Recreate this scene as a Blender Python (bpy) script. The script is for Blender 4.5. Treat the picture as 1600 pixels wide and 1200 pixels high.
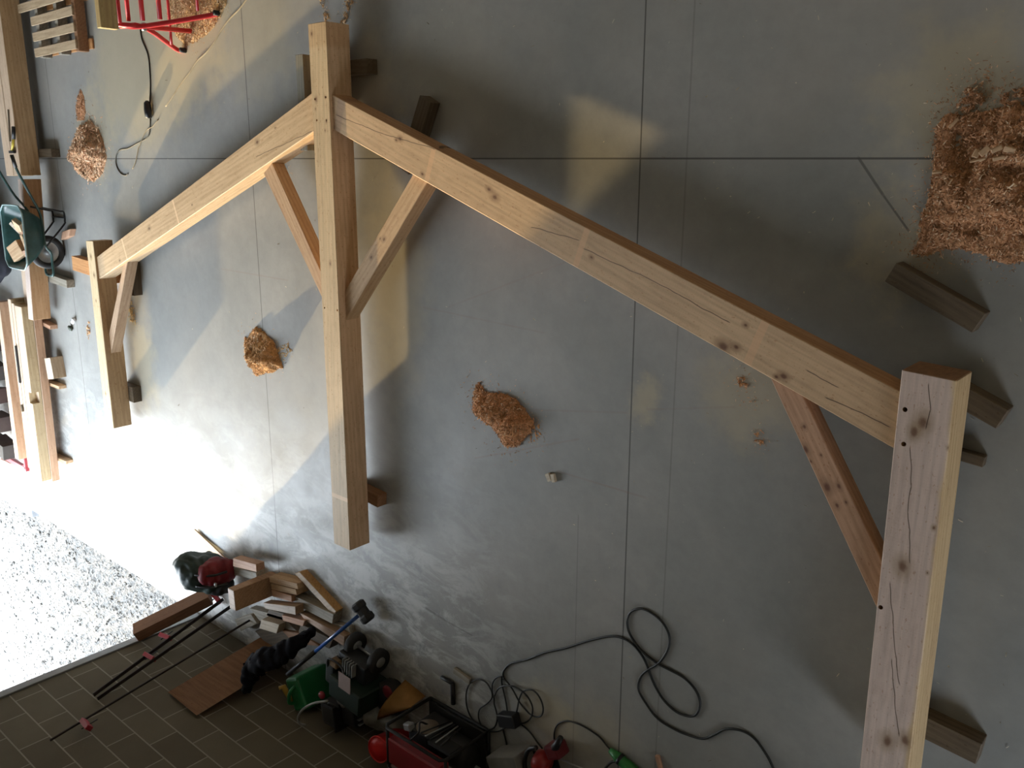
import bpy, bmesh, math, random
from mathutils import Vector, Matrix, noise
random.seed(7)
for o in list(bpy.data.objects): bpy.data.objects.remove(o)
SC = bpy.context.scene
COL = SC.collection

# ------------------------------------------------------------------ camera
H = 4.26
FPX = 1374.295
R = ((0.75281059, 0.00270149, -0.65823166), (0.16297937, -0.96961924, 0.18241782), (-0.63774128, -0.24460424, -0.73037992))
cam_d = bpy.data.cameras.new('camera')
cam = bpy.data.objects.new('camera', cam_d); COL.objects.link(cam)
cam_d.sensor_fit = 'HORIZONTAL'; cam_d.sensor_width = 36; cam_d.lens = FPX / 1600 * 36
cam_d.clip_start = 0.05; cam_d.clip_end = 300
cam.matrix_world = Matrix(((R[0][0], -R[1][0], -R[2][0], 0), (R[0][1], -R[1][1], -R[2][1], 0), (R[0][2], -R[1][2], -R[2][2], H), (0, 0, 0, 1)))
SC.camera = cam

def F(u, v, z=0.0):
    """the place in the hall, at height z, seen at photo position u, v"""
    a, b, c = u - 800, v - 600, FPX
    d = Vector([R[0][i] * a + R[1][i] * b + R[2][i] * c for i in range(3)])
    t = (z - H) / d.z
    return Vector((d.x * t, d.y * t, z))
def FX(u, v, X):
    a, b, c = u - 800, v - 600, FPX
    d = Vector([R[0][i] * a + R[1][i] * b + R[2][i] * c for i in range(3)])
    return Vector((0, 0, H)) + d * (X / d.x)
def FY(u, v, Y):
    a, b, c = u - 800, v - 600, FPX
    d = Vector([R[0][i] * a + R[1][i] * b + R[2][i] * c for i in range(3)])
    return Vector((0, 0, H)) + d * (Y / d.y)

# ------------------------------------------------------------------ light
SC.view_settings.view_transform = 'Standard'
SC.view_settings.look = 'None'
SC.view_settings.exposure = 2.5
SC.view_settings.gamma = 1.0
SC.view_settings.use_curve_mapping = False
SKY = 3.2
w = bpy.data.worlds.new('sky'); SC.world = w; w.use_nodes = True
bg = w.node_tree.nodes['Background']
nt = w.node_tree
tc = nt.nodes.new('ShaderNodeTexCoord'); sp = nt.nodes.new('ShaderNodeSeparateXYZ'); rp = nt.nodes.new('ShaderNodeValToRGB')
nt.links.new(tc.outputs['Generated'], sp.inputs[0]); nt.links.new(sp.outputs['Z'], rp.inputs[0])
rp.color_ramp.elements[0].position = 0.0; rp.color_ramp.elements[0].color = (1.0, 0.97, 0.93, 1)
rp.color_ramp.elements[1].position = 0.5; rp.color_ramp.elements[1].color = (0.77, 0.88, 1.0, 1)
nt.links.new(rp.outputs[0], bg.inputs[0]); bg.inputs[1].default_value = SKY

sun_d = bpy.data.lights.new('sun', 'SUN'); sun = bpy.data.objects.new('sun', sun_d); COL.objects.link(sun)
sun_d.energy = 1.3; sun_d.color = (1.0, 0.74, 0.36); sun_d.angle = math.radians(0.7)
el = math.radians(6.9)
sdir = Vector((0.778 * math.cos(el), 0.628 * math.cos(el), -math.sin(el)))
sun.rotation_euler = sdir.to_track_quat('-Z', 'Y').to_euler()
sun.location = (-20, -12, 6)

def portal(name, loc, look, sx, sy):
    d = bpy.data.lights.new(name, 'AREA'); d.shape = 'RECTANGLE'; d.size = sx; d.size_y = sy
    d.cycles.is_portal = True
    o = bpy.data.objects.new(name, d); COL.objects.link(o); o.location = loc
    o.rotation_euler = Vector(look).to_track_quat('-Z', 'Z').to_euler()
DOOR_X0, DOOR_X1, DOOR_H, WY = -15.2, -8.14, 5.0, -4.75
portal('door_portal', ((DOOR_X0 + DOOR_X1) / 2, WY - 0.22, DOOR_H / 2), (0, 1, 0), DOOR_X1 - DOOR_X0, DOOR_H)
portal('window_portal', (1.65, WY - 0.22, 1.7), (0, 1, 0), 1.7, 1.7)

# ------------------------------------------------------------------ helpers
def finish(name, me, mats, parent=None, W=None):
    o = bpy.data.objects.new(name, me); COL.objects.link(o)
    if not isinstance(mats, (list, tuple)): mats = [mats]
    for m in mats: me.materials.append(m)
    W = W or Matrix.Identity(4)
    if parent is not None:
        o.parent = parent
        o.matrix_local = PW[parent.name].inverted() @ W
    else:
        o.matrix_world = W
    PW[o.name] = W.copy()
    return o
PW = {}
def tag(o, label, cat, group=None, kind=None):
    if label: o['label'] = label
    if cat: o['category'] = cat
    if group: o['group'] = group
    if kind: o['kind'] = kind
    return o
def thing(name, label, cat, loc=(0, 0, 0), group=None):
    o = bpy.data.objects.new(name, None); COL.objects.link(o); o.location = loc
    o.empty_display_size = 0.1
    PW[o.name] = Matrix.Translation(loc)
    return tag(o, label, cat, group)
def struct(o): o['kind'] = 'structure'; return o
def me_from(bm, name, smooth=False):
    bmesh.ops.recalc_face_normals(bm, faces=bm.faces)
    me = bpy.data.meshes.new(name); bm.to_mesh(me); bm.free()
    if smooth:
        for p in me.polygons: p.use_smooth = True
    return me
def bm_box(bm, c, s, M=None):
    r = bmesh.ops.create_cube(bm, size=1)
    T = Matrix.Translation(c) @ Matrix.Diagonal((s[0], s[1], s[2], 1))
    if M is not None: T = M @ T
    bmesh.ops.transform(bm, matrix=T, verts=r['verts'])
    return r['verts']
def bevel(bm, w, seg=1):
    if w > 0: bmesh.ops.bevel(bm, geom=bm.edges[:], offset=w, segments=seg, profile=0.7, affect='EDGES')
def box(name, c, s, mat, parent=None, rz=0, bev=0.004, rx=0, ry=0, seg=1):
    bm = bmesh.new(); bm_box(bm, (0, 0, 0), s); bevel(bm, bev, seg)
    W = Matrix.Translation(c) @ Matrix.Rotation(rz, 4, 'Z') @ Matrix.Rotation(ry, 4, 'Y') @ Matrix.Rotation(rx, 4, 'X')
    return finish(name, me_from(bm, name), mat, parent, W)
def frame(A, B, up=(0, 0, 1)):
    x = (B - A).normalized(); up = Vector(up)
    y = up.cross(x).normalized(); z = x.cross(y)
    M = Matrix.Identity(4)
    for i in range(3): M[i][0], M[i][1], M[i][2], M[i][3] = x[i], y[i], z[i], (A[i] + B[i]) / 2
    return M
def bar(name, A, B, wd, ht, mat, parent=None, up=(0, 0, 1), bev=0.003, slope=0.0):
    A, B = Vector(A), Vector(B); W = frame(A, B, up)
    bm = bmesh.new(); bm_box(bm, (0, 0, 0), ((B - A).length, wd, ht))
    if slope:
        for v in bm.verts:
            if v.co.x > 0: v.co.x += slope * v.co.y
    bevel(bm, bev)
    return finish(name, me_from(bm, name), mat, parent, W)
def prism(name, quad, z0, z1, matf, parent=None, bev=0.004, chip=0.0):
    """quad: four plan points, 0-3 one end, 1-2 the other; matf a material or function(W) -> material"""
    q = [Vector((p[0], p[1], 0)) for p in quad]
    A = (q[0] + q[3]) / 2; B = (q[1] + q[2]) / 2
    A.z = B.z = (z0 + z1) / 2
    W = frame(A, B); Wi = W.inverted()
    bm = bmesh.new(); h = (z1 - z0) / 2
    lo, hi = [], []
    for p in q:
        l = Wi @ Vector((p.x, p.y, (z0 + z1) / 2))
        lo.append(bm.verts.new((l.x, l.y, -h))); hi.append(bm.verts.new((l.x, l.y, h)))
    bm.faces.new(lo); bm.faces.new(hi)
    for i in range(4): bm.faces.new((lo[i], lo[(i + 1) % 4], hi[(i + 1) % 4], hi[i]))
    bmesh.ops.recalc_face_normals(bm, faces=bm.faces)
    bevel(bm, bev)
    if callable(matf): matf = matf(W)
    return finish(name, me_from(bm, name), matf, parent, W)
def catmull(pts, n=6, closed=False):
    P = [Vector(p) for p in pts]; out = []
    L = len(P)
    for i in range(L if closed else L - 1):
        p1, p2 = P[i], P[(i + 1) % L]
        p0 = P[(i - 1) % L] if closed or i > 0 else p1 * 2 - p2
        p3 = P[(i + 2) % L] if closed or i + 2 < L else p2 * 2 - p1
        for k in range(n):
            t = k / n
            out.append(0.5 * ((2 * p1) + (p2 - p0) * t + (2 * p0 - 5 * p1 + 4 * p2 - p3) * t * t + (3 * p1 - p0 - 3 * p2 + p3) * t ** 3))
    if not closed: out.append(P[-1])
    return out
def bm_tube(bm, pts, r, seg=8, cap=True, closed=False):
    pts = [Vector(p) for p in pts]; n = len(pts)
    rr = r if isinstance(r, (list, tuple)) else [r] * n
    T = []
    for i in range(n):
        a = pts[(i - 1) % n] if closed or i > 0 else pts[i]
        b = pts[(i + 1) % n] if closed or i < n - 1 else pts[i]
        d = b - a
        T.append(d.normalized() if d.length > 1e-9 else Vector((0, 0, 1)))
    N = T[0].orthogonal().normalized(); rings = []
    for i in range(n):
        N = (N - T[i] * N.dot(T[i]))
        N = N.normalized() if N.length > 1e-6 else T[i].orthogonal().normalized()
        Bn = T[i].cross(N)
        rings.append([bm.verts.new(pts[i] + (N * math.cos(6.28318 * k / seg) + Bn * math.sin(6.28318 * k / seg)) * rr[i]) for k in range(seg)])
    m = n if closed else n - 1
    for i in range(m):
        a, b = rings[i], rings[(i + 1) % n]
        for k in range(seg): bm.faces.new((a[k], a[(k + 1) % seg], b[(k + 1) % seg], b[k]))
    if cap and not closed:
        bm.faces.new(rings[0]); bm.faces.new(rings[-1])
def tube(name, pts, r, mat, parent=None, n=6, seg=8, smooth=True, closed=False):
    pts = [Vector(p) for p in pts]
    c = sum(pts, Vector()) / len(pts)
    pts = [p - c for p in pts]
    if n > 1: pts = catmull(pts, n, closed)
    bm = bmesh.new(); bm_tube(bm, pts, r, seg, True, closed)
    return finish(name, me_from(bm, name, smooth), mat, parent, Matrix.Translation(c))
def lathe(name, prof, mat, c=(0, 0, 0), axis='Z', parent=None, seg=24, smooth=True, rz=0, tilt=None, cap=True):
    bm = bmesh.new(); rings = []
    for r, z in prof:
        rings.append([bm.verts.new((max(r, 1e-4) * math.cos(6.28318 * k / seg), max(r, 1e-4) * math.sin(6.28318 * k / seg), z)) for k in range(seg)])
    for a, b in zip(rings, rings[1:]):
        for k in range(seg): bm.faces.new((a[k], a[(k + 1) % seg], b[(k + 1) % seg], b[k]))
    if cap: bm.faces.new(rings[0]); bm.faces.new(rings[-1])
    W = Matrix.Translation(c) @ Matrix.Rotation(rz, 4, 'Z')
    if axis == 'X': W = W @ Matrix.Rotation(math.pi / 2, 4, 'Y')
    if axis == 'Y': W = W @ Matrix.Rotation(math.pi / 2, 4, 'X')
    if tilt is not None: W = Matrix.Translation(c) @ Vector(tilt).to_track_quat('Z', 'Y').to_matrix().to_4x4()
    return finish(name, me_from(bm, name, smooth), mat, parent, W)
def blob(name, balls, mat, parent=None, voxel=0.012, amp=0.006, fs=14, floor=None, fold=None):
    """one continuous lumpy body grown from ellipsoids ((cx,cy,cz),(rx,ry,rz),rot z)"""
    c0 = Vector(balls[0][0]); bm = bmesh.new()
    for b in balls:
        r = bmesh.ops.create_icosphere(bm, subdivisions=3, radius=1)
        rz = b[2] if len(b) > 2 else 0
        ry = b[3] if len(b) > 3 else 0
        M = Matrix.Translation(Vector(b[0]) - c0) @ Matrix.Rotation(rz, 4, 'Z') @ Matrix.Rotation(ry, 4, 'Y') @ Matrix.Diagonal((*b[1], 1))
        bmesh.ops.transform(bm, matrix=M, verts=r['verts'])
    me = me_from(bm, name)
    t = bpy.data.objects.new('tmp', me); COL.objects.link(t)
    md = t.modifiers.new('r', 'REMESH'); md.mode = 'VOXEL'; md.voxel_size = voxel
    ms = t.modifiers.new('s', 'SMOOTH'); ms.iterations = 6; ms.factor = 0.6
    dg = bpy.context.evaluated_depsgraph_get()
    me2 = bpy.data.meshes.new_from_object(t.evaluated_get(dg)); bpy.data.objects.remove(t)
    for v in me2.vertices:
        p = v.co + c0
        k = noise.noise(p * fs) * amp + noise.noise(p * fs * 2.3) * amp * 0.4
        if fold: k += fold * (abs(noise.noise(Vector((p.x * 9, p.y * 5, p.z * 12)))) - 0.25)
        v.co += v.normal * k
        if floor is not None and v.co.z + c0.z < floor: v.co.z = floor - c0.z
    for p in me2.polygons: p.use_smooth = True
    return finish(name, me2, mat, parent, Matrix.Translation(c0))

# ------------------------------------------------------------------ node helpers
class NT:
    def __init__(s, name, rough=0.6, metal=0.0, spec=0.5):
        s.m = bpy.data.materials.new(name); s.m.use_nodes = True; s.t = s.m.node_tree
        s.b = s.t.nodes['Principled BSDF']; s.b.inputs['Roughness'].default_value = rough
        s.b.inputs['Metallic'].default_value = metal; s.b.inputs['Specular IOR Level'].default_value = spec
        s.tc = s.t.nodes.new('ShaderNodeTexCoord')
    def n(s, t, **k):
        x = s.t.nodes.new('ShaderNode' + t)
        for a, b in k.items(): setattr(x, a, b)
        return x
    def l(s, a, b): s.t.links.new(a, b)
    def put(s, inp, v):
        if hasattr(v, 'is_linked') or hasattr(v, 'links'): s.l(v, inp)
        else: inp.default_value = v
    def math(s, op, a, b=0.0, c=0.0, clamp=False):
        x = s.n('Math', operation=op, use_clamp=clamp)
        for i, v in enumerate((a, b, c)):
            if i < len(x.inputs): s.put(x.inputs[i], v)
        return x.outputs[0]
    def mix(s, f, a, b, mode='MIX'):
        x = s.n('Mix', data_type='RGBA', blend_type=mode)
        s.put(x.inputs[0], f)
        s.put(x.inputs[6], a if not isinstance(a, tuple) else (*a[:3], 1)); s.put(x.inputs[7], b if not isinstance(b, tuple) else (*b[:3], 1))
        return x.outputs[2]
    def mapping(s, v, scale=(1, 1, 1), loc=(0, 0, 0), rot=(0, 0, 0)):
        x = s.n('Mapping'); s.l(v, x.inputs[0])
        x.inputs['Scale'].default_value = scale; x.inputs['Location'].default_value = loc; x.inputs['Rotation'].default_value = rot
        return x.outputs[0]
    def noise(s, v, scale=5, detail=4, rough=0.5, dist=0.0):
        x = s.n('TexNoise'); s.l(v, x.inputs['Vector']); x.inputs['Scale'].default_value = scale
        x.inputs['Detail'].default_value = detail; x.inputs['Roughness'].default_value = rough; x.inputs['Distortion'].default_value = dist
        return x.outputs['Fac']
    def ramp(s, f, stops):
        x = s.n('ValToRGB'); s.l(f, x.inputs[0]); e = x.color_ramp.elements
        while len(e) < len(stops): e.new(0.5)
        for el_, (p, c) in zip(e, stops):
            el_.position = p; el_.color = (c, c, c, 1) if not isinstance(c, tuple) else (*c, 1)
        return x.outputs[0]
    def smooth(s, v, a, b, lo=0.0, hi=1.0):
        x = s.n('MapRange', interpolation_type='SMOOTHSTEP'); s.put(x.inputs[0], v)
        for i, q in enumerate((a, b, lo, hi)): x.inputs[i + 1].default_value = q
        return x.outputs[0]
    def xyz(s, v):
        x = s.n('SeparateXYZ'); s.l(v, x.inputs[0]); return x.outputs
    def dist(s, v, p, scale=(1, 1, 1)):
        a = s.n('VectorMath', operation='SUBTRACT'); s.l(v, a.inputs[0]); a.inputs[1].default_value = p
        b = s.n('VectorMath', operation='MULTIPLY'); s.l(a.outputs[0], b.inputs[0]); b.inputs[1].default_value = scale
        c = s.n('VectorMath', operation='LENGTH'); s.l(b.outputs[0], c.inputs[0]); return c.outputs['Value']
    def seg(s, xy, A, B, wdt, soft=None):
        """mask of a straight stroke from A to B in plan"""
        A, B = Vector(A[:2]), Vector(B[:2]); d = B - A; L = d.length; d /= L
        X, Y = xy[0], xy[1]
        u = s.math('ADD', s.math('MULTIPLY', X, d.x), s.math('MULTIPLY_ADD', Y, d.y, -(A.x * d.x + A.y * d.y)))
        v = s.math('ADD', s.math('MULTIPLY', X, -d.y), s.math('MULTIPLY_ADD', Y, d.x, (A.x * d.y - A.y * d.x)))
        v = s.math('ABSOLUTE', v)
        m = s.smooth(v, wdt, wdt * 1.6 + (soft or 0), 1.0, 0.0)
        uu = s.math('ABSOLUTE', s.math('SUBTRACT', u, L / 2))
        return s.math('MULTIPLY', m, s.smooth(uu, L / 2 - 0.01, L / 2 + 0.01, 1.0, 0.0))
    def bump(s, h, strength=0.3, dist=0.01):
        x = s.n('Bump'); s.l(h, x.inputs['Height']); x.inputs['Strength'].default_value = strength; x.inputs['Distance'].default_value = dist
        s.l(x.outputs[0], s.b.inputs['Normal'])
    def out(s, c): s.put(s.b.inputs['Base Color'], c if not isinstance(c, tuple) else (*c[:3], 1)); return s.m

def plain(name, c, rough=0.6, metal=0.0, var=0.15, spec=0.5, bump=0.0, scale=8):
    N = NT(name, rough, metal, spec); v = N.tc.outputs['Object']
    f = N.noise(v, scale, 5, 0.6)
    d = tuple(x * (1 - var) for x in c); l_ = tuple(min(1, x * (1 + var)) for x in c)
    N.l(N.ramp(f, [(0.3, d), (0.7, l_)]), N.b.inputs['Base Color'])
    if bump: N.bump(N.noise(v, scale * 6, 3), bump, 0.004)
    return N.m

def wood(name, c1, c2, knots=(), bands=(), cracks=(), W=None, ztop=None, top=None, wane=None, rough=0.62, saw=0.05, grain=1.0, zone=None, endc=None):
    """c1 light, c2 dark grain colours; marks are given as plan points on the top face"""
    N = NT(name, rough, 0, 0.35); v = N.tc.outputs['Object']
    g = N.noise(N.mapping(v, (0.5, 11, 11)), 4 * grain, 7, 0.6, 0.4)
    rings = N.n('TexWave', wave_type='BANDS', bands_direction='DIAGONAL', wave_profile='SIN')
    N.l(N.mapping(v, (0.05, 1, 0.8)), rings.inputs['Vector']); rings.inputs['Scale'].default_value = 16
    rings.inputs['Distortion'].default_value = 7; rings.inputs['Detail'].default_value = 3; rings.inputs['Detail Scale'].default_value = 0.9
    g2 = N.math('ADD', N.math('MULTIPLY', g, 0.85), N.math('MULTIPLY', rings.outputs['Fac'], 0.15))
    big = N.noise(v, 1.3, 3, 0.5)
    col = N.ramp(g2, [(0.28, c2), (0.62, c1)])
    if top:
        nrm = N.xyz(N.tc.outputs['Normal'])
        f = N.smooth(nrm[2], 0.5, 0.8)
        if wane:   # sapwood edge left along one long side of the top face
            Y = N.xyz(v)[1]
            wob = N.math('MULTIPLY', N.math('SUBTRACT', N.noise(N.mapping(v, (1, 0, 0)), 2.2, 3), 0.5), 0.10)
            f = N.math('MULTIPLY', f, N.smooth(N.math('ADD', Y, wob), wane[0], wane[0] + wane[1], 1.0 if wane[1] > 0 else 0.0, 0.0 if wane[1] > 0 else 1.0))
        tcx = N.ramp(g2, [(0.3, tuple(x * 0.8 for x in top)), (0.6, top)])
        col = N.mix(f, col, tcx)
    col = N.mix(0.55, col, N.ramp(big, [(0.3, (0.74, 0.70, 0.66)), (0.68, (1, 1, 1))]), 'MULTIPLY')
    X, Y, Z = N.xyz(v)[0], N.xyz(v)[1], N.xyz(v)[2]
    if endc:       # end grain
        ex = N.smooth(N.math('ABSOLUTE', N.xyz(N.tc.outputs['Normal'])[0]), 0.5, 0.8)
        col = N.mix(ex, col, N.ramp(N.noise(N.mapping(v, (1, 9, 3)), 5, 5, 0.6), [(0.35, tuple(x * .7 for x in endc)), (0.65, endc)]))
    if saw:
        wv = N.n('TexWave', wave_type='BANDS', bands_direction='X'); N.l(v, wv.inputs['Vector'])
        wv.inputs['Scale'].default_value = 22; wv.inputs['Distortion'].default_value = 1.2; wv.inputs['Detail'].default_value = 2
        col = N.mix(saw * 2.2, col, N.ramp(wv.outputs['Fac'], [(0.0, (0.8, 0.8, 0.8)), (0.5, (1, 1, 1))]), 'MULTIPLY')
    specks = N.ramp(N.noise(N.mapping(v, (1, 2, 2)), 38, 2, 0.5), [(0.30, (0.72, 0.6, 0.5)), (0.36, (1, 1, 1))])
    col = N.mix(0.75, col, specks, 'MULTIPLY')
    col = N.mix(0.5, col, N.ramp(N.noise(N.mapping(v, (1, 2.5, 2.5)), 9, 6, 0.7), [(0.34, (0.80, 0.77, 0.74)), (0.5, (1, 1, 1))]), 'MULTIPLY')
    Wi = W.inverted() if W is not None else None
    def loc(p):
        if ztop is None: return Vector(p)
        l_ = Wi @ F(p[0], p[1], ztop); return l_
    if zone:       # brown heartwood zone across part of the length
        for (u, vv, ln, cc, st) in zone:
            p = loc((u, vv)); f = N.smooth(N.math('ABSOLUTE', N.math('SUBTRACT', X, p.x)), ln * 0.6, ln, st, 0.0)
            col = N.mix(f, col, cc, 'MULTIPLY')
    for (u, vv, wd) in bands:
        p = loc((u, vv)); f = N.smooth(N.math('ABSOLUTE', N.math('SUBTRACT', X, p.x)), wd / 2, wd / 2 + 0.004, 0.55, 0.0)
        nz = N.smooth(N.xyz(N.tc.outputs['Normal'])[2], 0.5, 0.8)
        col = N.mix(N.math('MULTIPLY', f, nz), col, tuple(min(1, x * 1.25 + 0.05) for x in c1))
    for k in knots:
        p = loc(k[:2]) if ztop is not None else Vector(k[:3]); r = k[-1] * 1.45
        wob = N.math('MULTIPLY', N.noise(v, 30, 2), r * 0.6)
        d = N.math('ADD', N.dist(v, p, (0.75, 1.1, 1)), wob)
        col = N.mix(N.smooth(d, r * 1.0, r * 2.4, 0.5, 0.0), col, tuple(x * 0.55 for x in c2))
        col = N.mix(N.smooth(d, r * 0.55, r * 1.2, 0.85, 0.0), col, (c2[0] * 0.28, c2[1] * 0.2, c2[2] * 0.2))
    if cracks:
        cv = N.n('VectorMath', operation='ADD'); N.l(v, cv.inputs[0])
        dn = N.n('TexNoise'); N.l(v, dn.inputs['Vector']); dn.inputs['Scale'].default_value = 6
        sb = N.n('VectorMath', operation='MULTIPLY_ADD'); N.l(dn.outputs['Color'], sb.inputs[0]); sb.inputs[1].default_value = (0.0, 0.03, 0); sb.inputs[2].default_value = (0, -0.015, 0)
        N.l(sb.outputs[0], cv.inputs[1]); xy = N.xyz(cv.outputs[0])
        for pts in cracks:
            for a, b in zip(pts, pts[1:]):
                col = N.mix(N.math('MULTIPLY', N.seg(xy, loc(a), loc(b), 0.0014, 0.001), 0.8), col, (0.06, 0.035, 0.02))
    N.l(col, N.b.inputs['Base Color'])
    N.bump(g2, 0.25, 0.003)
    return N.m

M = {}
M['fir'] = wood('fresh fir', (0.62, 0.43, 0.25), (0.44, 0.27, 0.14))
M['fir_pink'] = wood('pink fir', (0.58, 0.36, 0.24), (0.42, 0.23, 0.14))
M['offcut'] = wood('offcut fir', (0.66, 0.47, 0.29), (0.48, 0.30, 0.17), saw=0.02)
M['offcut_pale'] = wood('pale offcut', (0.66, 0.58, 0.46), (0.5, 0.42, 0.31), saw=0.02)
M['offcut_grey'] = wood('weathered offcut', (0.36, 0.33, 0.27), (0.22, 0.20, 0.16), saw=0.02)
M['old'] = wood('old treated block', (0.14, 0.105, 0.066), (0.08, 0.058, 0.036), saw=0.0)
M['old_grey'] = wood('old grey board', (0.27, 0.26, 0.21), (0.16, 0.15, 0.12), saw=0.0)
M['orange_wood'] = wood('orange fir', (0.62, 0.32, 0.13), (0.48, 0.22, 0.08), saw=0.0)
M['brown_wood'] = wood('brown fir', (0.34, 0.18, 0.09), (0.24, 0.12, 0.06), saw=0.0)
M['dark_green'] = plain('dark green paint', (0.012, 0.045, 0.035), 0.45, 0, 0.3)
M['tray_in'] = plain('worn tray paint', (0.10, 0.16, 0.15), 0.4, 0, 0.35)
M['steel'] = plain('steel', (0.4, 0.41, 0.42), 0.35, 0.9, 0.2)
M['black'] = plain('black plastic', (0.012, 0.012, 0.013), 0.45, 0, 0.2)
M['rubber'] = plain('black rubber', (0.018, 0.018, 0.018), 0.7, 0, 0.25, bump=0.2)
M['red'] = plain('red paint', (0.55, 0.025, 0.03), 0.35, 0, 0.15)
M['dark_red'] = plain('dark red paint', (0.28, 0.02, 0.03), 0.45, 0, 0.2)
M['grey'] = plain('grey plastic', (0.22, 0.22, 0.21), 0.5, 0, 0.15)
M['rim_grey'] = plain('grey rim', (0.30, 0.31, 0.31), 0.45, 0.3, 0.2)

# ------------------------------------------------------------------ floor
def concrete():
    N = NT('polished concrete', 0.5, 0, 0.30); v = N.tc.outputs['Object']; xy = N.xyz(v)
    col = N.ramp(N.noise(v, 0.9, 6, 0.6, 0.3), [(0.3, (0.25, 0.252, 0.24)), (0.5, (0.30, 0.298, 0.28)), (0.7, (0.355, 0.345, 0.32))])
    fine = N.noise(v, 9, 8, 0.7)
    col = N.mix(0.45, col, N.ramp(fine, [(0.35, (0.8, 0.8, 0.8)), (0.6, (1, 1, 1))]), 'MULTIPLY')
    warm = N.noise(v, 0.6, 3, 0.5)
    col = N.mix(N.smooth(warm, 0.5, 0.68, 0.0, 0.28), col, (0.36, 0.32, 0.27))
    # chalky efflorescence towards the opening
    ch = N.noise(N.mapping(v, (1, 2.2, 1), rot=(0, 0, 0.5)), 2.6, 8, 0.72, 0.6)
    band = N.smooth(N.math('ADD', xy[1], N.math('MULTIPLY', xy[0], -0.03)), -4.0, -1.6, 1.0, 0.0)
    band = N.math('MULTIPLY', band, N.smooth(xy[0], -4.6, -3.2, 1.0, 0.0))
    col = N.mix(N.math('MULTIPLY', N.smooth(ch, 0.44, 0.60, 0.0, 0.8), band), col, (0.6, 0.6, 0.58))
    col = N.mix(N.math('MULTIPLY', N.smooth(N.noise(v, 5, 7, 0.75), 0.53, 0.66, 0.0, 0.6), band), col, (0.16, 0.17, 0.18))
    # fine sawdust trodden into the floor
    nz = N.math('MULTIPLY', N.noise(v, 3.5, 6, 0.65), 0.7)
    for (u, vv, r, sx, sy, st) in [(215, 95, 0.95, 0.8, 1.0, 0.6), (290, 45, 0.8, 1, 1, 0.7), (395, 60, .7, 1, 1.3, .35), (150, 215, .45, 1, .8, .45), (700, 90, .6, 1, 1, .12), (620, 420, 0.6, 1.6, 0.6, 0.4), (225, 560, .35, 1.2, .6, .5), (1170, 610, 0.35, 1, 1, 0.45), (855, 1120, .3, 1, 1, .45), (925, 1150, .35, 1, 1, .3), (1500, 160, .4, 1, 1, .5), (1010, 625, .1, 1, 1, .5), (570, 130, .35, 1, 1, .35), (1410, 385, .25, 1, 1, .5)]:
        p = F(u, vv); d = N.math('ADD', N.dist(v, p, (sx, sy, 1)), nz)
        col = N.mix(N.smooth(d, r * 0.55 + .28, r + .42, st, 0.0), col, (0.50, 0.42, 0.27))
    # joints and scratches
    jn = N.noise(v, 40, 2)
    for A, B, wd, st in [((-2.785, 6, 0), (-2.775, -4.75, 0), 0.0028, 0.9), ((-6.607, 6, 0), (-6.607, -4.75, 0), 0.0028, 0.85), ((-16, 0.025, 0), (1.5, 0.02, 0), 0.003, 0.9), ((-10.43, 6, 0), (-10.43, -4.75, 0), 0.003, 0.8),
                         ((-2.47, 6, 0), (-2.50, -4.75, 0), 0.003, 0.3), ((-3.15, -2.2, 0), (-3.15, -4.75, 0), 0.003, 0.25),
                         (F(1341, 246), F(1380, 305), 0.004, 0.7), (F(1380, 305), F(1420, 361), 0.003, 0.7), (F(665, 950), F(700, 972), .006, .4), (F(700, 972), F(738, 993), .004, .4)]:
        col = N.mix(N.math('MULTIPLY', N.seg(xy, A, B, wd, 0.002), st), col, (0.09, 0.085, 0.08))
    for A, B, st in [(F(742, 716), F(905, 686), .35), (F(870, 736), F(1010, 778), .35), (F(345, 420), F(450, 438), .3), (F(660, 480), F(850, 520), .25), (F(820, 640), F(980, 645), .25), (F(1010, 640), F(1150, 636), .2), (F(700, 480), F(960, 380), .2)]:
        col = N.mix(N.math('MULTIPLY', N.seg(xy, A, B, .0025, .006), N.math('MULTIPLY', N.noise(v, 6, 3), st * 1.1)), col, (0.26, 0.14, 0.10))
    N.l(col, N.b.inputs['Base Color'])
    N.l(N.ramp(N.noise(v, 2.2, 6, 0.65), [(0.3, 0.40), (0.7, 0.6)]), N.b.inputs['Roughness'])
    N.bump(fine, 0.08, 0.004)
    return N.m
bm = bmesh.new(); bm_box(bm, (-5.5, 2.125, -0.09), (21, 13.75, 0.18))
struct(finish('floor', me_from(bm, 'floor'), concrete()))

# ------------------------------------------------------------------ ground outside
def gravel_mat():
    N = NT('gravel', 0.85, 0, 0.2); v = N.tc.outputs['Object']
    a = N.noise(v, 14, 6, 0.75); b = N.n('TexVoronoi'); N.l(v, b.inputs['Vector']); b.inputs['Scale'].default_value = 32
    col = N.ramp(a, [(0.36, (0.09, 0.085, 0.08)), (0.47, (0.19, 0.183, 0.172)), (0.62, (0.29, 0.285, 0.27))])
    col = N.mix(0.5, col, N.ramp(b.outputs['Distance'], [(0.0, (1, 1, 1)), (0.6, (0.45, 0.45, 0.45))]), 'MULTIPLY')
    N.l(col, N.b.inputs['Base Color']); N.bump(N.math('ADD', a, N.math('MULTIPLY', b.outputs['Distance'], -0.6)), 1.0, 0.04)
    return N.m
bm = bmesh.new(); bmesh.ops.create_grid(bm, x_segments=120, y_segments=80, size=1)
for vtx in bm.verts:
    vtx.co.x = vtx.co.x * 18 - 10; vtx.co.y = vtx.co.y * 12 - 16.75
    vtx.co.z = noise.noise(vtx.co * 0.9) * 0.04 + noise.noise(vtx.co * 3.5) * 0.018 - 0.17 + min(0, (vtx.co.y + 4.8) * 0.02)
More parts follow.
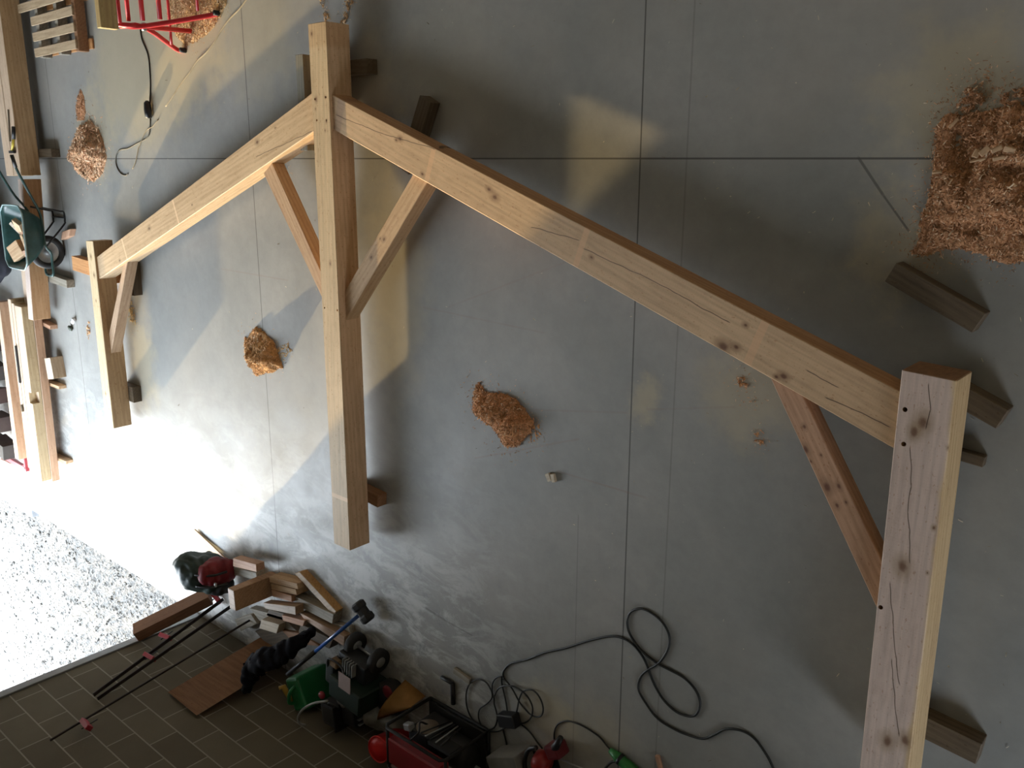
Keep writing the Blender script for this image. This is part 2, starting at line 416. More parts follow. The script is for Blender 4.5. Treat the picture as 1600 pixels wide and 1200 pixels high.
struct(finish('ground', me_from(bm, 'ground', True), gravel_mat()))
def stone_mat():
    N = NT('gravel stones', 0.8, 0, 0.2); g = N.n('NewGeometry')
    N.l(N.ramp(g.outputs['Random Per Island'], [(0.0, (0.045, 0.043, 0.04)), (0.25, (0.16, 0.155, 0.147)), (1.0, (0.34, 0.33, 0.31))]), N.b.inputs['Base Color']); return N.m
ico = [Vector(p).normalized() for p in ((1, 0, 0), (-1, 0, 0), (0, 1, 0), (0, -1, 0), (0, 0, 1), (0, 0, -1), (1, 1, .4), (-1, -1, .4), (1, -1, -.4), (-1, 1, -.3))]
OCT = [(0, 2, 4), (2, 1, 4), (1, 3, 4), (3, 0, 4), (2, 0, 5), (1, 2, 5), (3, 1, 5), (0, 3, 5)]
vs, fs = [], []
for i in range(5200):
    u, vv = random.uniform(-60, 300), random.uniform(745, 1100); p = F(u, vv, -0.17)
    if p.y > -4.85 or p.x > -7.6: continue
    s_ = random.choice((0.008, 0.012, 0.016, 0.022)) * random.uniform(0.7, 1.4); b0 = len(vs)
    rot = Matrix.Rotation(random.uniform(0, 6), 3, 'Z') @ Matrix.Rotation(random.uniform(0, 3), 3, 'X')
    z = noise.noise(Vector((p.x, p.y, 0)) * 0.9) * 0.04 + noise.noise(Vector((p.x, p.y, 0)) * 3.5) * 0.018 - 0.17 + min(0, (p.y + 4.8) * .02)
    sc = (random.uniform(.8, 1.5), random.uniform(.7, 1.2), random.uniform(.5, .8))
    for q in ico[:6]:
        q = rot @ Vector((q.x * sc[0], q.y * sc[1], q.z * sc[2])); vs.append((p.x + q.x * s_, p.y + q.y * s_, z + s_ * .3 + q.z * s_))
    for f in OCT: fs.append([b0 + k for k in f])
me = bpy.data.meshes.new('gravel_stones'); me.from_pydata(vs, [], fs)
tag(finish('gravel_stones', me, stone_mat()), 'pale grey gravel stones scattered over the yard outside the opening', 'gravel', kind='stuff')

# ------------------------------------------------------------------ walls
def block_mat():
    N = NT('concrete blockwork', 0.9, 0, 0.2); v = N.tc.outputs['Object']; q = N.xyz(v)
    cb = N.n('CombineXYZ'); N.l(N.math('ADD', q[0], 6.25 + 10), cb.inputs[0]); N.l(N.math('ADD', q[2], 0.073 + .25), cb.inputs[1])
    br = N.n('TexBrick'); N.l(cb.outputs[0], br.inputs['Vector'])
    br.inputs['Scale'].default_value = 1; br.inputs['Brick Width'].default_value = 0.5; br.inputs['Row Height'].default_value = 0.25
    br.inputs['Mortar Size'].default_value = 0.007; br.inputs['Mortar Smooth'].default_value = 0.3; br.offset = 0.5
    br.inputs['Color1'].default_value = (0.115, 0.098, 0.070, 1); br.inputs['Color2'].default_value = (0.145, 0.125, 0.09, 1); br.inputs['Mortar'].default_value = (0.27, 0.245, 0.205, 1)
    col = N.mix(0.5, br.outputs['Color'], N.ramp(N.noise(v, 3, 6, .6), [(0.3, (.7, .7, .68)), (.7, (1, 1, 1))]), 'MULTIPLY')
    N.l(col, N.b.inputs['Base Color']); N.bump(N.math('ADD', br.outputs['Fac'], N.math('MULTIPLY', N.noise(v, 60, 3), .5)), .5, .006)
    return N.m
BM = block_mat()
render_wall = plain('rendered wall', (0.58, 0.55, 0.49), 0.9, 0, 0.12, 0.2)
roofm = plain('roof sheet', (0.55, 0.52, 0.46), 0.7, 0.0, 0.1)
def wallbox(name, x0, x1, y0, y1, z0, z1, m):
    bm = bmesh.new(); bm_box(bm, ((x0 + x1) / 2, (y0 + y1) / 2, (z0 + z1) / 2), (x1 - x0, y1 - y0, z1 - z0)); return bm
bm = wallbox('a', DOOR_X1, .8, WY - .2, WY, -.18, 6.5, 0)
bm_box(bm, (3.75, WY - .1, 3.16), (2.5, .2, 6.68)); bm_box(bm, (1.65, WY - .1, .335), (1.7, .2, 1.03)); bm_box(bm, (1.65, WY - .1, 4.525), (1.7, .2, 3.95))
bm_box(bm, ((DOOR_X0 + DOOR_X1) / 2, WY - .1, (DOOR_H + 6.5) / 2), (DOOR_X1 - DOOR_X0, .2, 6.5 - DOOR_H))
bm_box(bm, ((DOOR_X0 - 16) / 2, WY - .1, 3.16), (16 + DOOR_X0, .2, 6.68))
struct(finish('wall_left', me_from(bm, 'wall_left'), BM))
struct(finish('wall_back', me_from(wallbox('b', -16.2, -16, WY - .2, 9.2, -.18, 6.5, 0), 'wall_back'), render_wall))
struct(finish('wall_right', me_from(wallbox('b', -16.2, 5.2, 9, 9.2, -.18, 6.5, 0), 'wall_right'), render_wall))
bm = wallbox('b', 5, 5.2, WY - .2, 9.2, -.18, 6.5, 0)
struct(finish('wall_front', me_from(bm, 'wall_front'), render_wall))
struct(finish('ceiling', me_from(wallbox('b', -16.2, 5.2, WY - .2, 9.2, 6.5, 6.6, 0), 'ceiling'), roofm))
struct(box('trim_1', (DOOR_X1 - .05, WY + .005, 2.1), (.10, .03, 4.4), plain('galvanised door trim', (.20, .205, .21), .5, .5, .1), bev=.004))

# the neighbouring outbuilding across the yard that cuts off the low sun
struct(finish('wall_yard', me_from(wallbox('b', -13.02, -4, -9.2, -8.2, -.3, 4.2, 0), 'wall_yard'), render_wall))
# ------------------------------------------------------------------ timber frame
YL, YD = (0.66, 0.50, 0.31), (0.50, 0.35, 0.19)
def W_(name, c1=YL, c2=YD, zt=.295, **k): return lambda Wm: wood(name, c1, c2, W=Wm, ztop=zt, **k)
frame_t = thing('roof_truss', 'large pale fir roof truss of three posts and two rafters lying flat on the floor', 'roof truss', (-5.2, -1, 0))
def holes(o, pts, zt, r=.011):
    """bore peg holes in the top face"""
    bm = bmesh.new(); Wi = PW[o.name].inverted()
    for (u, v) in pts:
        rr = bmesh.ops.create_cone(bm, cap_ends=True, segments=14, radius1=r, radius2=r, depth=.12)
        bmesh.ops.transform(bm, matrix=Matrix.Translation(Wi @ F(u, v, zt)), verts=rr['verts'])
    me = me_from(bm, 'cut'); c = bpy.data.objects.new('cut', me); COL.objects.link(c)
    c.matrix_world = PW[o.name]
    md = o.modifiers.new('b', 'BOOLEAN'); md.operation = 'DIFFERENCE'; md.object = c; md.solver = 'EXACT'
    bpy.context.view_layer.update()
    dg = bpy.context.evaluated_depsgraph_get()
    me2 = bpy.data.meshes.new_from_object(o.evaluated_get(dg))
    if len(me2.polygons) > 6:
        o.modifiers.clear(); o.data = me2
    else: o.modifiers.clear()
    bpy.data.objects.remove(c)
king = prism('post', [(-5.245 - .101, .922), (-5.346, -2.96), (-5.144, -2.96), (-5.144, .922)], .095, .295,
             W_('king post fir', (0.74, 0.52, 0.33), (0.58, 0.38, 0.22), top=YL, knots=[(494, 155, .012), (510, 190, .007), (508, 152, .006), (516, 412, .010), (487, 53, .010), (508, 204, .006), (493, 170, .006)], bands=[(533, 778, .03)], cracks=[], zone=[(512, 48, .12, (.86, .78, .70), .8)]), frame_t)  # side faces lightened in colour to stand for light from the right
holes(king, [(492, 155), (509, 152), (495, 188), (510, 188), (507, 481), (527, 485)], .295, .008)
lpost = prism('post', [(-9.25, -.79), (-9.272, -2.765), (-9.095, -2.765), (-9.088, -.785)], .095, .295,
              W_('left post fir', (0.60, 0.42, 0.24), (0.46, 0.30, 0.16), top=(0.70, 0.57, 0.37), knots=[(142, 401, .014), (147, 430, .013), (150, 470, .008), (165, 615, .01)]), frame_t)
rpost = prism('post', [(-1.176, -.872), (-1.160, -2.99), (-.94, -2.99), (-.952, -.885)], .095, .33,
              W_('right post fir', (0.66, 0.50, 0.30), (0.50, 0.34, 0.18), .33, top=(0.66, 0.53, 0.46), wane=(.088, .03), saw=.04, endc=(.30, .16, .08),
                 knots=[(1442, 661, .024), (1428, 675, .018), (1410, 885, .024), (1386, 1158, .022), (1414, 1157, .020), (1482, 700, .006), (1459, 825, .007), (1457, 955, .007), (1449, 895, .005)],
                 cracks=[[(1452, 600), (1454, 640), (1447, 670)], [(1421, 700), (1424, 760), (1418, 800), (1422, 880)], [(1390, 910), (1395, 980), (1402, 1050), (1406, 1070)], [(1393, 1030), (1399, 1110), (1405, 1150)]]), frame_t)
holes(rpost, [(1414, 640), (1412, 694), (1376, 949)], .33, .011)
def onl(a, x): return (x, a[0] * x + a[1])
RU, RL = (-.3628, -1.4158), (-.3714, -1.6925)
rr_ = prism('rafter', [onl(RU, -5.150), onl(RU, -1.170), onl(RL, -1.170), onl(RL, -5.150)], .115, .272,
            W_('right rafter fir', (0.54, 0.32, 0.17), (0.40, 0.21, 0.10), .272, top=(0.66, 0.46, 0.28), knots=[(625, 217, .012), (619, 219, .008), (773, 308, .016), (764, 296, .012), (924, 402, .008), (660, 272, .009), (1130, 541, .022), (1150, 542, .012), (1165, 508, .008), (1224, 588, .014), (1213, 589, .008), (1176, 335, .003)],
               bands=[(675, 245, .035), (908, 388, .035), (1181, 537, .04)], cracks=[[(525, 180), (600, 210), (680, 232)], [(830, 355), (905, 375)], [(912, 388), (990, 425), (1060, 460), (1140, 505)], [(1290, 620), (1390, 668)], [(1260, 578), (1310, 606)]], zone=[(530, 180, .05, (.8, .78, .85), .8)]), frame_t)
LU, LLo = (.3807, 2.5147), (.3707, 2.1989)
lr_ = prism('rafter', [onl(LU, -9.10), onl(LU, -5.340), onl(LLo, -5.340), onl(LLo, -9.10)], .105, .272,
            W_('left rafter fir', (0.68, 0.50, 0.31), (0.52, 0.36, 0.21), .272, knots=[(233, 357, .014), (187, 407, .010), (402, 222, .014), (300, 320, .006), (430, 200, .005)], bands=[(194, 388, .02), (272, 322, .02)],
               cracks=[[(400, 245), (450, 222), (487, 205)]]), frame_t)
def brace(name, q, zt, zb, m): return prism('brace', q, zb, zt, m, frame_t)
a_, b_ = (-1.161, -7.316), (-1.0745, -6.665)
brace('b', [(-6.09, -.06 - .03), (-5.30, onl(a_, -5.30)[1]), (-5.30, onl(b_, -5.30)[1]), (-5.965, .0 - .01)], .235, .125,
      W_('left king brace fir', (0.60, 0.41, 0.25), (0.45, 0.27, 0.15), .235, knots=[(441, 359, .009), (461, 392, .006)], saw=.02))
a_, b_ = (1.1035, 4.754), (1.1183, 4.617)
brace('b', [(-5.20, onl(b_, -5.20)[1]), (-4.22, onl(b_, -4.22)[1]), (-4.33, onl(a_, -4.33)[1]), (-5.20, onl(a_, -5.20)[1])], .235, .120,
      W_('right king brace fir', (0.64, 0.44, 0.26), (0.50, 0.32, 0.17), .235, knots=[(600, 374, .011), (580, 402, .010), (594, 373, .006)], saw=.03))
a_, b_ = (1.538, 12.2484), (1.7218, 13.7004)
brace('b', [(-9.12, -1.785), (-8.50, onl(a_, -8.50)[1]), (-8.49, onl(b_, -8.49)[1]), (-9.12, -2.00)], .235, .125,
      W_('left post brace fir', (0.62, 0.44, 0.29), (0.48, 0.31, 0.19), .235, saw=.02))
a_, b_ = (-1.6553, -4.0413), (-1.6148, -3.7501)
brace('b', [(-1.86, onl(a_, -1.86)[1]), (-1.15, onl(a_, -1.15)[1]), (-1.15, onl(b_, -1.15)[1]), (-1.70, onl(b_, -1.70)[1])], .235, .125,
      W_('right post brace fir', (0.58, 0.36, 0.23), (0.42, 0.24, 0.14), .235, knots=[(1257, 667, .008), (1259, 702, .014), (1292, 761, .018), (1311, 760, .010), (1308, 790, .009), (1322, 785, .006), (1283, 711, .005), (1267, 721, .005)], saw=.02))

# ------------------------------------------------------------------ bearers and loose blocks on the floor
def block(name, quad_px, z0, z1, mat, label, cat='wood block', group=None):
    q = [F(u, v, z1) for u, v in quad_px]
    return tag(prism(name, q, z0, z1, mat, bev=.003), label, cat, group)
def blk(name, A, B, wd, z0, z1, mat, label, cat='wood block', group=None, parent=None):
    A = Vector((A[0], A[1], (z0 + z1) / 2)); B = Vector((B[0], B[1], (z0 + z1) / 2))
    o = bar(name, A, B, wd, z1 - z0, mat, parent)
    return tag(o, label, cat, group)
G = 'old bearers under the timber frame'
p = F(463, 86, .15)
blk('bearer_block', (p.x + .045, p.y), (p.x + .045, -.02 + .1), .09, 0, .16, M['old_grey'], 'grey-green mouldy board on edge left of the tall middle post head', 'bearer', G)
blk('bearer_block', (-5.42, .64), (-4.97, .64), .10, 0, .095, M['old'], 'paint-splashed dark block under the head of the tall middle post', 'bearer', G)
blk('bearer_block', (-4.40, .40), (-4.63, -.06), .11, 0, .095, M['old'], 'dark brown block under the long rafter nearest the middle post', 'bearer', G)
blk('bearer_block', (-10.13, -1.10), (-9.15, -1.16), .16, 0, .095, M['orange_wood'], 'orange fir plank bearing the head of the far left post', 'bearer', G)
blk('bearer_block', (-8.80, -1.33), (-8.80, -.95), .11, 0, .095, M['old'], 'dark square block under the lower end of the short rafter', 'bearer', G)
blk('bearer_block', (-9.3, -2.42), (-9.0, -2.42), .17, 0, .095, M['old'], 'brown bearer under the foot of the far left post', 'bearer', G)
blk('bearer_block', (-5.35, -2.55), (-5.03, -2.58), .10, 0, .095, M['brown_wood'], 'brown stub bearer under the foot of the tall middle post', 'bearer', G)
p1, p2 = F(1392, 425, .08), F(1530, 505, .08)
blk('timber_offcut', (p1.x, p1.y), (p2.x, p2.y), .10, 0, .085, M['old'], 'long dark brown offcut lying alone below the large sawdust heap', 'timber offcut')
p1, p2 = F(1420, 560, .085), F(1567, 655, .085)
blk('bearer_block', (-1.13, -.945), (p2.x, p2.y), .10, 0, .095, M['old'], 'dark square bearer poking out beyond the nearest post head', 'bearer', G)
p1, p2 = F(1440, 690, .04), F(1538, 722, .04)
blk('bearer_block', (p1.x - .1, p1.y), (p2.x, p2.y), .05, 0, .05, M['old'], 'thin dark batten ending in a point beside the nearest post', 'batten')
p1, p2 = F(1400, 1150, .09), F(1530, 1178, .09)
blk('bearer_block', (-1.12, -2.66), (p2.x, p2.y), .12, 0, .095, M['old'], 'brown bearer under the nearest post at the lower picture edge', 'bearer', G)
block('timber_offcut', [(97, 362), (95, 375), (107, 369), (109, 358)], 0, .07, M['fir_pink'], 'small pointed pink offcut on the floor beside the wheelbarrow legs', 'timber offcut')

# ------------------------------------------------------------------ stacked beams, far side
SG = 'sawn beams of the far stack'
def beamY(x0, x1, y0, y1, z0, z1, mat, label, skew=0.0):
    return tag(prism('timber_beam', [(x0, y1), (x0 + skew, y0), (x1 + skew, y0), (x1, y1)], z0, z1, mat), label, 'beam')
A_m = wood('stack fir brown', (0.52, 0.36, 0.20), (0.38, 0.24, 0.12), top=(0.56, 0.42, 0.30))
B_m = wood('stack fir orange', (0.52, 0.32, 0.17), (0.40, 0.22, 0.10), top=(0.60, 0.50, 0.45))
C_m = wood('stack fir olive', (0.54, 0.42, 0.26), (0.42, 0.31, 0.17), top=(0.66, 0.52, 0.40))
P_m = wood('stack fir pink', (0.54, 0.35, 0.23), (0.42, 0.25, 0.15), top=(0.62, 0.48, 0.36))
beamY(-10.86, -10.66, -.157, 3.2, .10, .31, A_m, 'long brown beam of the far stack lying beside the slatted pallet')
bA2 = beamY(-11.08, -10.872, -.165, 3.2, .10, .31, A_m, 'rear beam with a hammer lying on it, behind the one beside the pallet')
bB = prism('timber_beam', [(-10.80, -.20), (-11.025, -1.81), (-10.888, -1.81), (-10.675, -.20)], .10, .30, B_m)
tag(bB, 'orange-brown beam with pale top passing behind the wheelbarrow', 'beam')
sk = -.10
def stk(x0, x1, y0, y1, z0, z1, m, lab):
    # the stack runs slightly askew to the hall
    f = lambda x, y: (x + (-1.70 - y) * -.042, y)
    return tag(prism('timber_beam', [f(x0, y1), f(x0, y0), f(x1, y0), f(x1, y1)], z0, z1, m), lab, 'beam')
stk(-11.37, -11.155, -3.93, -1.0, .10, .195, P_m, 'lowest pinkish beam at the front of the far stack')
cu = stk(-11.37, -11.165, -3.90, -1.68, .197, .315, C_m, 'olive-tinted top beam with a square mortise at the front of the far stack')
stk(-11.46, -11.385, -3.85, -1.66, .10, .315, C_m, 'narrow middle beam of the far stack with a long dark slot')
stk(-11.56, -11.475, -3.80, -1.62, .10, .315, C_m, 'pale rear beam tight against the slotted beam of the far stack')
stk(-12.02, -11.90, -3.78, -1.7, .10, .30, P_m, 'lone beam parallel to the far stack beside the red rack')
# mortise and slots
def cut_box(o, c, s, rz=0):
    bm = bmesh.new(); bm_box(bm, (0, 0, 0), s); me = me_from(bm, 'cut'); k = bpy.data.objects.new('cut', me); COL.objects.link(k)
    k.matrix_world = Matrix.Translation(c) @ Matrix.Rotation(rz, 4, 'Z')
    md = o.modifiers.new('b', 'BOOLEAN'); md.operation = 'DIFFERENCE'; md.object = k; md.solver = 'EXACT'
    bpy.context.view_layer.update(); dg = bpy.context.evaluated_depsgraph_get()
    me2 = bpy.data.meshes.new_from_object(o.evaluated_get(dg)); o.modifiers.clear()
    if len(me2.polygons) > 6: o.data = me2
    bpy.data.objects.remove(k)
q = FX(58, 624, -11.21)
cut_box(cu, (-11.22, q.y + .02, .30), (.14, .14, .14))
q1, q2 = F(26, 540, .315), F(33, 598, .315)
tag(bar('slot_strip', q1 + Vector((0, 0, .012)), q2 + Vector((0, 0, .012)), .03, .02, M['black']), 'thin dark strip standing for the long slot in the pale beams of the far stack', 'bar')  # dark strip added on top for the shade inside a long slot
q1, q2 = F(35, 632, .315), F(37, 643, .315)
tag(bar('short_slot_strip', q1 + Vector((0, 0, .012)), q2 + Vector((0, 0, .012)), .035, .022, M['old']), 'short dark strip standing for a mortise in the far stack near the red rack', 'wedge')  # added dark strip, stands for the shaded hole of a short mortise
# hammer with yellow handle on the rear beam
hm = thing('claw_hammer', 'hammer with a black and yellow handle lying on the far beams', 'hammer', F(20, 215, .31))
a, b, c = F(21, 198, .33), F(21, 217, .33), F(19, 236, .33)
tube('grip', [a, b], .02, M['black'], hm, n=1); tube('handle', [b, c], .014, plain('yellow handle', (.62, .48, .06), .4), hm, n=1)
box('head', c + Vector((0, -.01, 0)), (.13, .03, .032), M['black'], hm)
q1, q2 = F(14, 171, .31), F(17, 221, .31)
tag(bar('mortise_strip', q1 + Vector((0, 0, .008)), q2 + Vector((0, 0, .008)), .02, .014, M['old']), 'slim dark strip standing for a mortise slot in the far beam behind the hammer', 'mortise_strip')  # no tool here: dark strip added for the shade in a mortise slot
# bearers poking out
BG = 'battens under the far stack'
def small(pa, pb, wd, h, m, lab, g=None, nm='batten'):
    a, b = F(*pa, h), F(*pb, h); blk(nm, (a.x, a.y), (b.x, b.y), wd, 0, h, m, lab, 'batten' if nm == 'batten' else 'wood block', g)
small((48, 240), (80, 239), .09, .095, M['old'], 'dark batten under the long beam beside the hammer', BG)
small((40, 422), (104, 444), .09, .09, M['offcut_grey'], 'grey batten sticking out under the orange beam below the barrow wheel', BG)
small((45, 495), (78, 512), .05, .09, M['fir_pink'], 'short notched batten at the end of the orange beam', BG)
small((50, 590), (92, 606), .04, .09, M['offcut'], 'thin pale batten just below the loose block by the far stack', BG)
small((60, 705), (103, 723), .04, .09, M['offcut'], 'thin pale batten under the foot of the far stack', BG)
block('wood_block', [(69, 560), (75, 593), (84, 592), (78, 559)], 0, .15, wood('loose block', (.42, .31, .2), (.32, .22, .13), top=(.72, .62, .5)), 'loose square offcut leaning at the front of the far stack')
# crumpled foil-like scrap
lt = thing('crumpled_wrapper', 'crumpled white and dark green wrapper on the floor beside the far left post', 'wrapper', F(112, 507))
p = F(114, 502, .02)
blob('white_half', [((p.x, p.y, .02), (.05, .03, .02), .5), ((p.x + .03, p.y + .02, .025), (.03, .03, .02))], plain('white wrapper', (.7, .7, .7), .5), lt, .006, .008, 30, 0.001)
p = F(110, 513, .02)
blob('green_half', [((p.x, p.y, .02), (.05, .03, .02), -.4)], plain('green wrapper', (.04, .05, .03), .5), lt, .006, .01, 30, 0.001)

# ------------------------------------------------------------------ red rack with stored goods and dark bundle
rack = thing('storage_rack', 'low red steel rack holding bricks and boards behind the far stack', 'rack', (-13.0, -3.6, 0))
for y in (-4.02, -3.45, -1.8): bar('rail', (-14.2, y, .12), (-12.25, y, .12), .06, .05, M['dark_red'], rack)
for x in (-14.0, -12.35):
    for y in (-4.0, -1.85): box('leg', (x, y, .07), (.05, .05, .14), M['dark_red'], rack)
bar('side_rail', (-12.28, -4.02, .12), (-12.28, -1.8, .12), .05, .05, M['dark_red'], rack)
ORD = ['first', 'second', 'third', 'fourth', 'fifth', 'sixth']
GR = 'grey bricks on the red rack'
for i in range(6):
    for j in range(2):
        y = -3.75 + i * .36; tag(box('concrete_block', (-12.6 - j * .5, y, .145 + .1 + .001), (.4, .2, .19), plain('block %d' % (i * 2 + j), (.05 + .01 * ((i + j) % 3), .045, .04), .9), rz=.15 * ((i * 7 + j) % 3 - 1)), 'dark block on the red rack, %s from the yard in the %s row' % (ORD[i], ('front', 'rear')[j]), 'block', GR)
small((0, 722), (17, 730), .10, .10, M['offcut_pale'], 'pale wedge-shaped offcut on the floor by the red rack', None, 'wood_block')
bd = blob('tarpaulin_bundle', [((-12.3, -1.1, .35), (.55, .48, .36)), ((-12.9, -.7, .4), (.6, .7, .42)), ((-12.5, .1, .3), (.5, .6, .32))], plain('navy tarpaulin', (.016, .018, .028), .6, 0, .4), None, .03, .05, 4, 0.002, .05)
tag(bd, 'dark navy tarpaulin bundle heaped behind the wheelbarrow', 'tarpaulin')
kb = box('door_track', F(28, 778, -.08), (1.3, .22, .14), plain('bluish steel', (.28, .3, .33), .5, .3), rz=0.0, bev=.01)
tag(kb, 'bluish grey steel door track end lying outside the slab edge', 'door track')

# ------------------------------------------------------------------ pallet
pal = thing('wooden_pallet', 'slatted wooden pallet on the floor beside the long far beam', 'pallet', (-9.8, 1.5, 0))
for i in range(7):
    y0 = 1.115 + i * .155
    x0, x1 = (-10.33, -9.33) if i != 3 else (-10.62, -9.33)
    box('deck_board', ((x0 + x1) / 2, y0, .131), (x1 - x0, .085, .02), wood('pallet board %d' % i, (.56, .43, .28), (.40, .29, .18), saw=0), pal, rz=.012, bev=.002)
for x in (-10.22, -9.76, -9.345): box('stringer', (x, 1.58, .07), (.07, 1.05, .1), M['brown_wood'] if x > -9.5 else M['offcut_grey'], pal)
for i in range(3): box('bottom_board', (-9.76, 1.13 + i * .45, .01), (1.05, .10, .02), M['orange_wood'], pal)

# ------------------------------------------------------------------ wheelbarrow
wb = thing('wheelbarrow', 'dark green wheelbarrow loaded with wood offcuts beside the far stack', 'wheelbarrow', (-10.55, -.8, 0))
def tray():
    bm = bmesh.new()
    def ring(x0, x1, y0, y1, z, c, zf=0):
        pts = []
        for cx, cy, a0 in ((x1 - c, y1 - c, 0), (x0 + c, y1 - c, 90), (x0 + c, y0 + c, 180), (x1 - c, y0 + c, 270)):
            for k in range(6):
                a = math.radians(a0 + k * 18); px, py = cx + c * math.cos(a), cy + c * math.sin(a)
                pts.append(bm.verts.new((px + 10.55, py + .8, z + (py - y1) * zf)))
        return pts
    rs = [ring(-10.86, -10.26, -1.16, -.47, .50, .13, -.02), ring(-10.84, -10.28, -1.13, -.49, .46, .12, -.02), ring(-10.79, -10.33, -1.04, -.55, .35, .10), ring(-10.75, -10.37, -.96, -.60, .275, .08)]
    for a, b in zip(rs, rs[1:]):
        for k in range(24): bm.faces.new((a[k], a[(k + 1) % 24], b[(k + 1) % 24], b[k]))
    bm.faces.new(rs[-1])
    bmesh.ops.recalc_face_normals(bm, faces=bm.faces)
    bmesh.ops.solidify(bm, geom=bm.faces[:], thickness=.006)
    return bm
def tray_mat():
    N = NT('barrow tray', .35); g = N.xyz(N.tc.outputs['Object'])
    N.l(N.ramp(N.noise(N.tc.outputs['Object'], 7, 5, .6), [(.35, (.010, .042, .036)), (.7, (.03, .09, .085))]), N.b.inputs['Base Color']); return N.m
finish('tray', me_from(tray(), 'tray', True), tray_mat(), wb, Matrix.Translation((-10.55, -.8, 0)))
rimpts = []
for cx, cy, a0 in ((-10.39, -.60, 0), (-10.73, -.60, 90), (-10.73, -1.03, 180), (-10.39, -1.03, 270)):
    for k in range(4):
        a = math.radians(a0 + k * 30); py = cy + .13 * math.sin(a); rimpts.append((cx + .13 * math.cos(a), py, .50 + (py + .47) * -.02))
tube('rim', rimpts, .009, plain('worn rim paint', (.25, .36, .36), .4), wb, n=3, closed=True)
wh = lathe('wheel', [(.135, -.045), (.175, -.036), (.187, -.012), (.187, .012), (.175, .036), (.135, .045), (.118, .02), (.118, -.02), (.135, -.045)], M['rubber'], (-10.53, -1.0, .188), 'X', wb, 32, cap=False)
lathe('hub', [(.02, -.05), (.03, -.045), (.035, -.012), (.118, -.018), (.126, -.03), (.128, .03), (.118, .018), (.035, .012), (.03, .045), (.02, .05)], M['rim_grey'], (-10.53, -1.0, .188), 'X', wh, 24)
lathe('axle', [(.008, -.13), (.008, .13)], M['steel'], (-10.53, -1.0, .188), 'X', wh, 10)
for s in (-1, 1):
    x = -10.53 + s * .10
    hx = -10.55 + s * .26
    tube('frame_tube', [(-10.53 + s * .03, -1.262, .19), (x, -1.235, .19), (x, -1.1, .185), (x + s * .02, -1.0, .195), (x + s * .03, -.9, .25), (-10.55 + s * .15, -.58, .262), (hx - s * .03, -.36, .37), (hx, -.1, .48), (hx, .0, .50)], .014, plain('green tube', (.02, .06, .055), .35) if s < 0 else bpy.data.materials['green tube'], wb)
    tube('handle_grip', [(hx, -.07, .49), (hx, .06, .515)], .02, M['black'], wb, n=1)
    lx = -10.55 + s * .155
    tube('leg', [(lx, -.50, .24), (lx, -.545, .06), (lx, -.56, .012), (lx, -.66, .012), (lx, -.70, .03), (lx + -s * .01, -.92, .23)], .010, M['black'], wb, n=4)
tube('front_guard', [(-10.63, -1.235, .19), (-10.60, -1.262, .19), (-10.46, -1.262, .19), (-10.43, -1.235, .19)], .014, bpy.data.materials['green tube'], wb)
tube('cross_brace', [(-10.39, -.62, .014), (-10.71, -.62, .014)], .009, M['black'], wb, n=1)
OB = 'offcuts in the wheelbarrow'
for i, (c, s, r, m, lab) in enumerate([((-10.62, -.97, .42), (.20, .18, .07), (.2, .25, .5), 'offcut', 'square knotty offcut at the front of the barrow tray'),
    ((-10.48, -.70, .42), (.17, .12, .05), (.3, -.4, .9), 'offcut', 'pale pointed offcut near the back of the barrow tray'),
    ((-10.45, -.86, .38), (.06, .22, .05), (.1, .3, .1), 'fir_pink', 'narrow pink stick lying lengthways in the barrow'),
    ((-10.66, -.76, .36), (.05, .25, .03), (.5, .2, .6), 'offcut_pale', 'thin pale batten standing askew in the barrow'),
    ((-10.58, -.82, .28), (.28, .32, .06), (0, .1, .2), 'orange_wood', 'orange offcut at the bottom of the barrow load'),
    ((-10.38, -.84, .42), (.04, .13, .05), (.2, .3, .2), 'offcut', 'small offcut tucked against the near rim of the barrow'),
    ((-10.43, -1.0, .37), (.1, .12, .06), (.4, .3, .3), 'fir_pink', 'rounded pink offcut at the near front corner of the barrow')]):
    c = (c[0], c[1], c[2] + .045); tag(box('offcut', c, s, M[m], None, r[2], .004, r[0], r[1]), lab, 'offcut', OB)

# ------------------------------------------------------------------ red trestle
tr = thing('folding_trestle', 'red tubular steel folding trestle standing in sawdust near the pallet', 'trestle', (-7.25, 1.3, 0))
pv = Vector((-7.33, 1.06, .50)); top = FY(190, 38, 1.05)
top = Vector((-7.36, 1.05, .66))
for dy in (0, 1.0):
    o_ = Vector((0, dy, 0))
    f1, f2 = F(290, 79) + o_, F(343, 21) + o_
    kn = Vector((-7.30, 1.06, .47)) + o_
    tube('leg', [kn + Vector((-.12, 0, .14)), kn, f1 + Vector((-.05, .01, .06)), f1 + Vector((0, 0, .02))], .020, M['red'], tr, n=3)
    tube('leg', [kn + Vector((-.05, 0, .16)), kn + Vector((.02, 0, .02)), f2 + Vector((-.06, -.02, .07)), f2 + Vector((0, 0, .02))], .020, M['red'], tr, n=3)
    tube('post_tube', [kn + Vector((-.02, 0, .26)), kn, F(303, 49) + o_ + Vector((0, 0, .03))], .019, M['red'], tr, n=1)
    lathe('rubber_foot', [(.022, 0), (.022, .05)], M['rubber'], f1 + Vector((0, 0, 0)), 'Z', tr, 12); lathe('rubber_foot', [(.022, 0), (.022, .05)], M['rubber'], f2 + Vector((0, 0, 0)), 'Z', tr, 12)
    lathe('pivot_bolt', [(.02, -.03), (.02, .03)], M['steel'], kn, 'Y', tr, 12)
def rail(px0, z, r=.018, dxy=(0, 1.1), nm='cross_rail'):
    a = F(*px0, z); tube(nm, [a, a + Vector((dxy[0], dxy[1], 0))], r, M['red'], tr, n=1)
